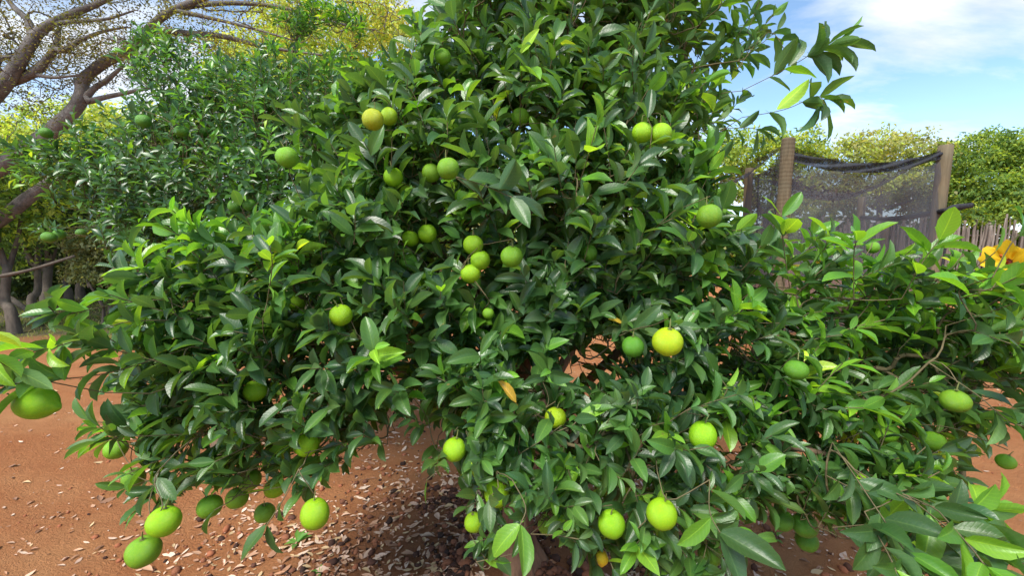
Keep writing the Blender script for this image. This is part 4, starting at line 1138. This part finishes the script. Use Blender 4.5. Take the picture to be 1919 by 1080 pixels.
for k, (pts, r) in enumerate(subs):
    Q, q = smooth_line(pts, r, 5)
    A = np.array(ska.P); j = int(np.argmin(np.linalg.norm(A - Q[0], axis=1)))
    Q[0] = A[j]; ska.line(Q, q, j); place('limb', tube_mesh('limb', Q, q, 8, .045, M_acacia_bark, seed=40 + k), M_acacia_bark, aca)
tips = []
for (x0, x1, y0, y1, z0, z1, cnt) in ((-200, 330, -160, 120, 5.6, 7.6, 520), (-120, 150, 60, 190, 6.0, 7.2, 110), (100, 280, 90, 160, 6.2, 7.4, 40), (300, 760, -150, 90, 6.0, 8.2, 330), (280, 520, 60, 130, 6.4, 7.6, 40), (-60, 110, 190, 330, 6.4, 8, 40), (-900, -200, -250, 100, 5.0, 9, 60)):
    for _ in range(cnt): tips.append(at(rng.uniform(x0, x1), rng.uniform(y0, y1), rng.uniform(z0, z1)))
tips = np.array(tips)
ska.connect(tips, tp + np.array((0, 0, 2)), jit=.07, steps=4, sagk=-.05)
ra_ = np.minimum(ska.radii(.004, 2.3), .045)
place('twigs', ska.mesh('twigs', ra_, M_acacia_bark, 5), M_acacia_bark, aca, 'stuff')
per = 42; k = np.repeat(np.arange(len(tips)), per)
g = rng.normal(0, 1, (len(k), 3)) * np.array((.17, .17, .06)) * rng.uniform(.5, 1.3, len(tips))[k][:, None]
acol = np.array([(.075, .082, .036), (.095, .095, .040), (.065, .075, .032), (.11, .105, .048), (.09, .115, .035)])
lv = dict(pos=tips[k] + g, dir=nrm(rng.normal(0, 1, (len(k), 3)) * (1, 1, .5)), nor=np.array((0, 0, 1.0)) + rng.normal(0, .5, (len(k), 3)), L=rng.uniform(.022, .048, len(k)), W=rng.uniform(.45, .7, len(k)), var=rng.integers(0, 8, len(k)), col=acol[rng.integers(0, 5, len(tips))][k] * rng.uniform(.75, 1.3, (len(k), 1)))
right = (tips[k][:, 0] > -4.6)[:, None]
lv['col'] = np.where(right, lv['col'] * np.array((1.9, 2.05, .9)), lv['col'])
place('crown', leaf_mesh('crown', lv, LEAF_T, M_bg), M_bg, aca, 'stuff')

# =================================================================== grass under the wood
def grass_patch(n, xr, yr, h, colrs):
    x = rng.uniform(*xr, n); y = rng.uniform(*yr, n)
    ok = np.array([noise.noise(Vector((a * .8, b * .8, 5))) for a, b in zip(x, y)]) + rng.normal(0, .2, n) > .02
    x, y = x[ok], y[ok]; n = len(x)
    d = nrm(np.stack((rng.normal(0, .5, n), rng.normal(0, .5, n), np.ones(n)), 1))
    colrs = np.array(colrs)
    return dict(pos=np.stack((x, y, ground_z(x, y)), 1), dir=d, nor=rng.normal(0, 1, (n, 3)), L=rng.uniform(.5, 1.2, n) * h, W=rng.uniform(.12, .22, n), var=rng.integers(0, 8, n), col=colrs[rng.integers(0, len(colrs), n)] * rng.uniform(.8, 1.2, (n, 1)))
gr = place('grass', leaf_mesh('grass', grass_patch(26000, (-14, -3.6), (6.6, 13), .09, [(.12, .17, .04), (.16, .19, .05), (.20, .19, .08), (.09, .13, .035)]), LEAF_T, M_bg), M_bg, None, 'stuff')
gr['label'] = 'thin green grass on the floor of the wood at left'; gr['category'] = 'grass'

# =================================================================== rusty stake in the left yard
M_rust = plain_mat('rusty_steel', (.10, .045, .03), (.20, .10, .07), 60, .8, .4, .002)
def ground_at(px, py):
    v = at(px, py, 1.0) - np.array((0, 0, CAMZ)); p = np.array((0, 0, CAMZ)) + v * (-CAMZ / v[2]); p[2] = ground_z(p[0], p[1]); return p
g0 = ground_at(166, 664)
stake = empty('metal_stake', tuple(g0), 'thin rusty metal stake standing in the red soil before the wood', 'stake')
place('rod', tube_mesh('rod', [g0 + (0, 0, -.1), g0 + (-.01, 0, .2), g0 + (-.04, 0, .42), g0 + (-.05, 0, .52)], [.017, .017, .016, .015], 8, .02, M_rust), M_rust, stake)
place('cap', tube_mesh('cap', [g0 + (-.05, 0, .515), g0 + (-.051, 0, .545), g0 + (-.052, 0, .57)], [.024, .028, .018], 8, .0, M_acacia_bark), M_acacia_bark, stake)

# =================================================================== stick fence
def wood_material(name, c0, c1, c2):
    m, nt, out = new_mat(name); b = NB(nt)
    tc = b.n('ShaderNodeTexCoord').outputs['Object']; oi = b.n('ShaderNodeObjectInfo')
    mp = b.n('ShaderNodeMapping'); mp.inputs['Scale'].default_value = (1, 1, .09); b.l(tc, mp.inputs[0])
    g_ = b.noise(55, 6, .65, mp.outputs[0], .5); s_ = b.noise(5, 4, .6, tc)
    c = b.mix(b.ramp(g_, [(.3, 0.0), (.7, 1.0)]), c0, c1)
    c = b.mix(b.math('MULTIPLY', b.ramp(s_, [(.4, 0.0), (.65, 1.0)]), .55), c, c2)
    c = b.mix(b.math('MULTIPLY', oi.outputs['Random'], .8), c, b.mix(1.0, c, (.45, .42, .40), 'MULTIPLY'))
    p = b.bsdf(c, .88, .2, b.bump(g_, .6, .006)); b.l(p.outputs[0], out.inputs[0]); return m
M_stick = wood_material('weathered_sticks', (.13, .11, .095), (.34, .295, .255), (.21, .175, .15))
M_pole = wood_material('treated_pole', (.13, .10, .06), (.27, .215, .135), (.17, .15, .10))
FZ = 16.5
fa = at(1500, 500, FZ + 1.5); fb = at(2150, 500, FZ - 1.0); fa[2] = fb[2] = 0
fence = empty('stick_fence', (float((fa[0] + fb[0]) / 2), float((fa[1] + fb[1]) / 2), float(ground_z(fa[0], fa[1]))), 'rough palisade fence of upright grey sticks behind the net enclosure', 'fence')
stick_me = []
for k in range(10):
    h = 1.0; pts = [(random.gauss(0, .01) * (z > 0), random.gauss(0, .01) * (z > 0), z) for z in (-.1, .3, .7, 1.2, 1.7, 2.1)]
    Q, q = smooth_line(pts, np.array([1, .97, .92, .88, .82, .74]) * random.uniform(.034, .058), 2)
    stick_me.append(tube_mesh('stick', Q, q, 7, .08, M_stick, seed=60 + k))
nst = int(np.linalg.norm(fb - fa) / .080)
for k in range(nst):
    p = fa + (fb - fa) * (k + random.uniform(-.25, .25)) / nst + np.array((0, random.uniform(-.06, .06), 0))
    o = place('stick', stick_me[k % 10], None, fence)
    o.matrix_basis = Matrix.Translation((p[0], p[1], ground_z(p[0], p[1]))) @ Matrix.Rotation(random.uniform(0, 6.28), 4, 'Z') @ Matrix.Rotation(random.gauss(0, .045), 4, 'X') @ Matrix.Diagonal((1, 1, random.choice((.94, 1.0, 1.06, 1.1, 1.16)) * random.uniform(.96, 1.06), 1)) @ Matrix.Diagonal((random.uniform(.75, 1.35),) * 2 + (1, 1))
for hgt in (.7, 1.7):
    Q = np.array([fa + (fb - fa) * t + np.array((0, .11, hgt + .02 * math.sin(9 * t))) for t in np.linspace(0, 1, 14)])
    place('rail', tube_mesh('rail', Q, np.full(14, .03), 7, .05, M_stick), M_stick, fence)

# =================================================================== shade-net enclosure
def net_material(name, alpha, c):
    m, nt, out = new_mat(name); b = NB(nt)
    tc = b.n('ShaderNodeTexCoord').outputs['Object']
    n1 = b.noise(3.5, 4, .6, tc); n2 = b.noise(45, 3, .6, tc)
    al = b.math('ADD', alpha - .14, b.math('ADD', b.math('MULTIPLY', n1, .2), b.math('MULTIPLY', n2, .10)), clamp=True)
    p = b.n('ShaderNodeBsdfDiffuse'); p.inputs[0].default_value = (*c, 1)
    tr = b.n('ShaderNodeBsdfTransparent'); mx = b.n('ShaderNodeMixShader')
    b.l(al, mx.inputs[0]); b.l(tr.outputs[0], mx.inputs[1]); b.l(p.outputs[0], mx.inputs[2]); b.l(mx.outputs[0], out.inputs[0]); return m
M_net = net_material('shade_net', .60, (.085, .085, .10))
M_thin = net_material('thin_shade_net', .42, (.095, .095, .11))
M_hem = net_material('shade_net_fold', .86, (.04, .042, .052))
tops = {'fl': at(1478, 262, 4.8), 'fr': at(1773, 276, 5.0), 'bl': at(1405, 318, 6.9), 'br': at(1616, 372, 7.5), 'rr': at(1660, 428, 8.9)}
c0 = (tops['fl'] + tops['br']) / 2
net = empty('net_enclosure', (float(c0[0]), float(c0[1]), float(ground_z(c0[0], c0[1]))), 'shade-net enclosure of wooden poles draped with sagging dark grey netting', 'enclosure')
for key, r in (('fl', .068), ('fr', .068), ('bl', .062), ('br', .06), ('rr', .058)):
    t = tops[key]; g_ = float(ground_z(t[0], t[1]))
    zs = np.linspace(-.1, t[2] + .02, 16); lean = {'fl': .03, 'fr': .015}.get(key, 0)
    pts = np.array([(t[0] + lean * (z - t[2]) * .0 + .006 * math.sin(z * 2 + r * 100), t[1], z) for z in zs])
    pts = np.vstack((pts, pts[-1] + (0, 0, .006)))
    rad_ = np.full(17, r) * (1 + .02 * np.sin(np.arange(17))); rad_[-1] *= .86
    if key == 'fl':      # bound with turns of cord from top to bottom
        zs = np.linspace(-.1, t[2] + .02, 260); pts = np.array([(t[0] + .006 * math.sin(z * 2 + r * 100), t[1], z) for z in zs]); rad_ = np.full(260, r) * (1 + .02 * np.sin(np.arange(260) * 1.57) + .02 * np.sin(np.arange(260) * .11))
        rad_[-1] *= .8
    pole = place('pole', tube_mesh('pole', pts, rad_, 16, .008, M_pole, seed=int(r * 1000)), M_pole, net)
def net_patch(name, a, b_, c, d, sag, fn=None, nu=36, nv=24, mat=None, wr=.02, seed=0):
    """corner order a-b along u, d-c along u on the far side"""
    V = []
    for j in range(nv + 1):
        v = j / nv
        for i in range(nu + 1):
            u = i / nu
            p = (a * (1 - u) + b_ * u) * (1 - v) + (d * (1 - u) + c * u) * v
            off = fn(u, v) if fn else np.zeros(3)
            nz = noise.noise(Vector((u * 6 + seed, v * 6, seed))) + .5 * noise.noise(Vector((u * 15 + seed, v * 11, seed)))
            V.append(p + off + np.array((0, 0, -sag * math.sin(math.pi * u) * math.sin(math.pi * v))) + wr * nz * np.array((.6, .6, 1)))
    idx = np.arange((nu + 1) * (nv + 1)).reshape(nv + 1, nu + 1)
    F = np.stack((idx[:-1, :-1], idx[:-1, 1:], idx[1:, 1:], idx[1:, :-1]), -1).reshape(-1, 4)
    return place(name, np_mesh(name, np.array(V), F, mat=mat or M_net), mat or M_net, net)
dn = np.array((0, 0, -.04))
FL, FR, BL, BR = tops['fl'] + dn, tops['fr'] + dn, tops['bl'] + dn, tops['br'] + np.array((0, 0, .1))
edge_sag = lambda k: (lambda u, v: np.array((0, 0, -k * 4 * u * (1 - u) * (1 - v))))
net_patch('net_roof', FL, FR, BR, BL, .22, lambda u, v: np.array((0, 0, -.17 * 4 * u * (1 - u) * (1 - v) - .12 * 4 * u * (1 - u) * v - .14 * 4 * v * (1 - v) * (1 - u))), 48, 40, wr=.035, seed=1)
low = lambda p, h: np.array((p[0], p[1], h))
net_patch('net_wall', BL, BR, low(BR, .15), low(BL, .15), 0, lambda u, v: np.array((0, .05 * math.sin(u * 20 + v * 3), -.12 * 4 * u * (1 - u) * (1 - v))), wr=.05, seed=2)
net_patch('net_wall', BR, FR, low(FR, .9), low(BR, .4), 0, lambda u, v: np.array((.04 * math.sin(u * 17), 0, -.2 * 4 * u * (1 - u) * (1 - v))), wr=.05, seed=3)
net_patch('net_wall', FL, BL, low(BL, .2), low(FL, 1.2), 0, lambda u, v: np.array((-.05 * math.sin(u * 14 + v * 2), 0, -.15 * 4 * u * (1 - u) * (1 - v))), wr=.05, seed=4)
net_patch('net_wall', FL + (0, -.02, -.2), FR + (0, -.02, -.1), low(FR, .5) + (0, -.02, 0), low(FL, .5) + (0, -.02, 0), 0, lambda u, v: np.array((0, .03 * math.sin(u * 16 + v * 4), -.15 * 4 * u * (1 - u) * (1 - v))), wr=.04, seed=12, mat=M_thin)
# outer apron drawn down to the left of the back pole
BLo = at(1345, 352, 7.4)
net_patch('net_apron', FL, BL, BLo, at(1352, 330, 6.2), .1, None, 24, 16, wr=.06, seed=8)
# doubled hem along the front edge, and the rolled edge slung between the poles
H0, H1 = FL + np.array((.03, -.02, -.07)), FR + np.array((-.03, -.02, .02))
net_patch('net_hem', H0, H1, H1 + (0, 0, -.10), H0 + (0, 0, -.12), 0, lambda u, v: np.array((0, .02 * math.sin(v * 9 + u * 20), -.155 * 4 * u * (1 - u))), 40, 6, M_hem, .012, 5)
Q, q = smooth_line([BR + (0, 0, -.42), BR * .5 + FR * .5 + (0, 0, -.62), FR + (-.05, -.09, -.70), FR + (.08, -.1, -.66), FR + (.32, -.05, -.63)], [.03, .035, .032, .04, .03], 8)
M_roll = plain_mat('rolled_net', (.012, .012, .014), (.04, .04, .045), 40, .9, .5, .01)
place('rolled_edge', tube_mesh('rolled_edge', Q, q, 9, .08, M_roll, seed=9), M_roll, net)
Q, q = smooth_line([FR + (.075, -.05, -.66), FR + (.085, -.06, -.85), FR + (.05, -.07, -1.3), FR + (.07, -.06, -2.0)], [.014, .012, .012, .012], 6)
place('rope', tube_mesh('rope', Q, q, 6, .05, M_roll, seed=10), M_roll, net)
# dead leaves lying in the sag of the roof
nd = 420; uu = np.clip(rng.normal(.34, .22, nd), .03, .97); vv = np.clip(rng.normal(.42, .12, nd), .05, .95)
uu[:170] = rng.normal(.20, .035, 170); vv[:170] = rng.normal(.45, .04, 170)
pd = ((FL[None] * (1 - uu)[:, None] + FR[None] * uu[:, None]) * (1 - vv)[:, None] + (BL[None] * (1 - uu)[:, None] + BR[None] * uu[:, None]) * vv[:, None])
pd[:, 2] += -.22 * np.sin(math.pi * uu) * np.sin(math.pi * vv) - .17 * 4 * uu * (1 - uu) * (1 - vv) - .12 * 4 * uu * (1 - uu) * vv - .14 * 4 * vv * (1 - vv) * (1 - uu) + .03 + np.abs(rng.normal(0, .025, nd)) * (np.arange(nd) < 170)
dcol = np.array([(.05, .03, .02), (.09, .05, .03), (.03, .02, .015), (.16, .10, .07)])
lv = dict(pos=pd, dir=nrm(rng.normal(0, 1, (nd, 3)) * (1, 1, .3)), nor=np.array((0, 0, 1.0)) + rng.normal(0, .4, (nd, 3)), L=rng.uniform(.03, .08, nd), W=rng.uniform(.4, .6, nd), var=rng.integers(0, 8, nd), col=dcol[rng.integers(0, 4, nd)])
place('dead_leaves', leaf_mesh('dead_leaves', lv, LEAF_T, M_dry), M_dry, net, 'stuff')

# =================================================================== yellow hibiscus at the right edge
def petal_material():
    m, nt, out = new_mat('hibiscus_petal'); b = NB(nt)
    uv = b.n('ShaderNodeUVMap').outputs[0]; sp = b.n('ShaderNodeSeparateXYZ'); b.l(uv, sp.inputs[0])
    st = b.n('ShaderNodeTexNoise'); mp = b.n('ShaderNodeMapping'); mp.inputs['Scale'].default_value = (1.2, 16, 1); b.l(uv, mp.inputs[0]); b.l(mp.outputs[0], st.inputs['Vector']); st.inputs['Scale'].default_value = 2.0
    c = b.mix(b.ramp(st.outputs[0], [(.35, 0.0), (.7, 1.0)]), (.90, .62, .03), (.86, .48, .02))
    c = b.mix(b.ramp(sp.outputs[0], [(.0, 1.0), (.35, 0.0)]), c, (.55, .13, .02))
    p = b.bsdf(c, .6, .3); tr = b.n('ShaderNodeBsdfTranslucent'); b.l(c, tr.inputs[0]); mx = b.n('ShaderNodeMixShader'); mx.inputs[0].default_value = .4
    b.l(p.outputs[0], mx.inputs[1]); b.l(tr.outputs[0], mx.inputs[2]); b.l(mx.outputs[0], out.inputs[0]); return m
M_petal = petal_material()
M_redcal = plain_mat('red_calyx', (.14, .02, .02), (.25, .05, .03), 120, .6, .2, .001)
fbase = at(1893, 494, 1.32); faxis = nrm(at(1836, 452, 1.20) - fbase)
hfoot = np.array((fbase[0] + .10, fbase[1] + .12, 0.0)); hfoot[2] = ground_z(hfoot[0], hfoot[1])
hib = empty('hibiscus_shrub', tuple(hfoot), 'hibiscus shrub with one large yellow flower at the right edge of the yard', 'shrub')
Q, q = smooth_line([hfoot + (0, 0, -.05), hfoot + (.02, .02, .5), hfoot + (-.01, .03, 1.0), fbase + (.05, .04, -.12), fbase + (.012, .01, -.012)], [.014, .012, .009, .005, .003], 6)
place('stem', tube_mesh('stem', Q, q, 7, .03, M_twig), M_twig, hib)
fa_, fb_ = (v[0] for v in frames(faxis[None]))
flower = None
for k in range(5):
    a0 = k * 2 * math.pi / 5 + .3; V = []; U = []
    for i in range(9):
        t = i / 8
        for j in range(7):
            s = (j - 3) / 3
            half = (.18 + .52 * math.sin(min(1, t * 1.05) * math.pi * .62)) * (1 if t < .9 else .86)
            ang_ = a0 + s * half * 1.15
            rad_ = .004 + .047 * t ** 1.5 * (1 - .10 * s * s) + .006 * t * math.sin(5 * s + k * 2)
            ax_ = .09 * t * (1 - .22 * t) - .016 * t * t * s * s + .004 * math.sin(9 * s + k) * t
            V.append(fbase + faxis * ax_ + rad_ * (math.cos(ang_) * fa_ + math.sin(ang_) * fb_) + faxis * .002 * (k % 3) * t); U.append((t, .5 + .5 * s))
    idx = np.arange(63).reshape(9, 7); F = np.stack((idx[:-1, :-1], idx[:-1, 1:], idx[1:, 1:], idx[1:, :-1]), -1).reshape(-1, 4)
    me = np_mesh('petal', np.array(V), F, np.array(U), mat=M_petal)
    if flower is None:
        flower = place('flower', tube_mesh('flower', [fbase - faxis * .018, fbase - faxis * .008, fbase + faxis * .008, fbase + faxis * .022], [.003, .009, .011, .0125], 10, .02, M_redcal), M_redcal, hib)
        flower['label'] = 'large yellow flower with orange veins and dark red calyx'
    o = bpy.data.objects.new('petal', me); col.objects.link(o); o.parent = flower
    o.matrix_parent_inverse = Matrix.Translation(-Vector(hib.location)).inverted() @ Matrix.Translation(-Vector(hib.location))
col_ = tube_mesh('stamen_column', [fbase + faxis * .02, fbase + faxis * .06 + (0, 0, -.004), fbase + faxis * .085 + (0, 0, .004)], [.0025, .002, .004], 7, .1, M_petal)
o = bpy.data.objects.new('stamen_column', col_); col.objects.link(o); o.parent = flower
st = new_store()
for k in range(64):
    t = .2 + .76 * k / 64; i = int(t * (len(Q) - 1)); a_ = k * 2.4
    st['pos'].append(Q[i]); st['dir'].append(np.array((math.cos(a_) * .9, math.sin(a_) * .9, rng.uniform(-.2, .5)))); st['nor'].append(np.array((0, 0, 1.0)) + rng.normal(0, .25, 3)); st['L'].append(rng.uniform(.06, .10)); st['W'].append(.6); st['var'].append(k % 16); st['ci'].append(rng.integers(0, 8))
hl = close_store(st)
hx, hy, hz_ = to_px(hl['pos'] + nrm(hl['dir']) * hl['L'][:, None] * .6)
hl = sub(hl, np.hypot(hx - 1862, hy - 470) > 60)
single_leaves(hib, hl, np.arange(len(hl['L'])), LEAF, M_leaf)

tot = sum(len(o.data.polygons) * (2 if len(o.data.polygons) and o.data.polygons[0].loop_total == 4 else 1) for o in scene.objects if o.type == 'MESH')
print('triangles', tot)
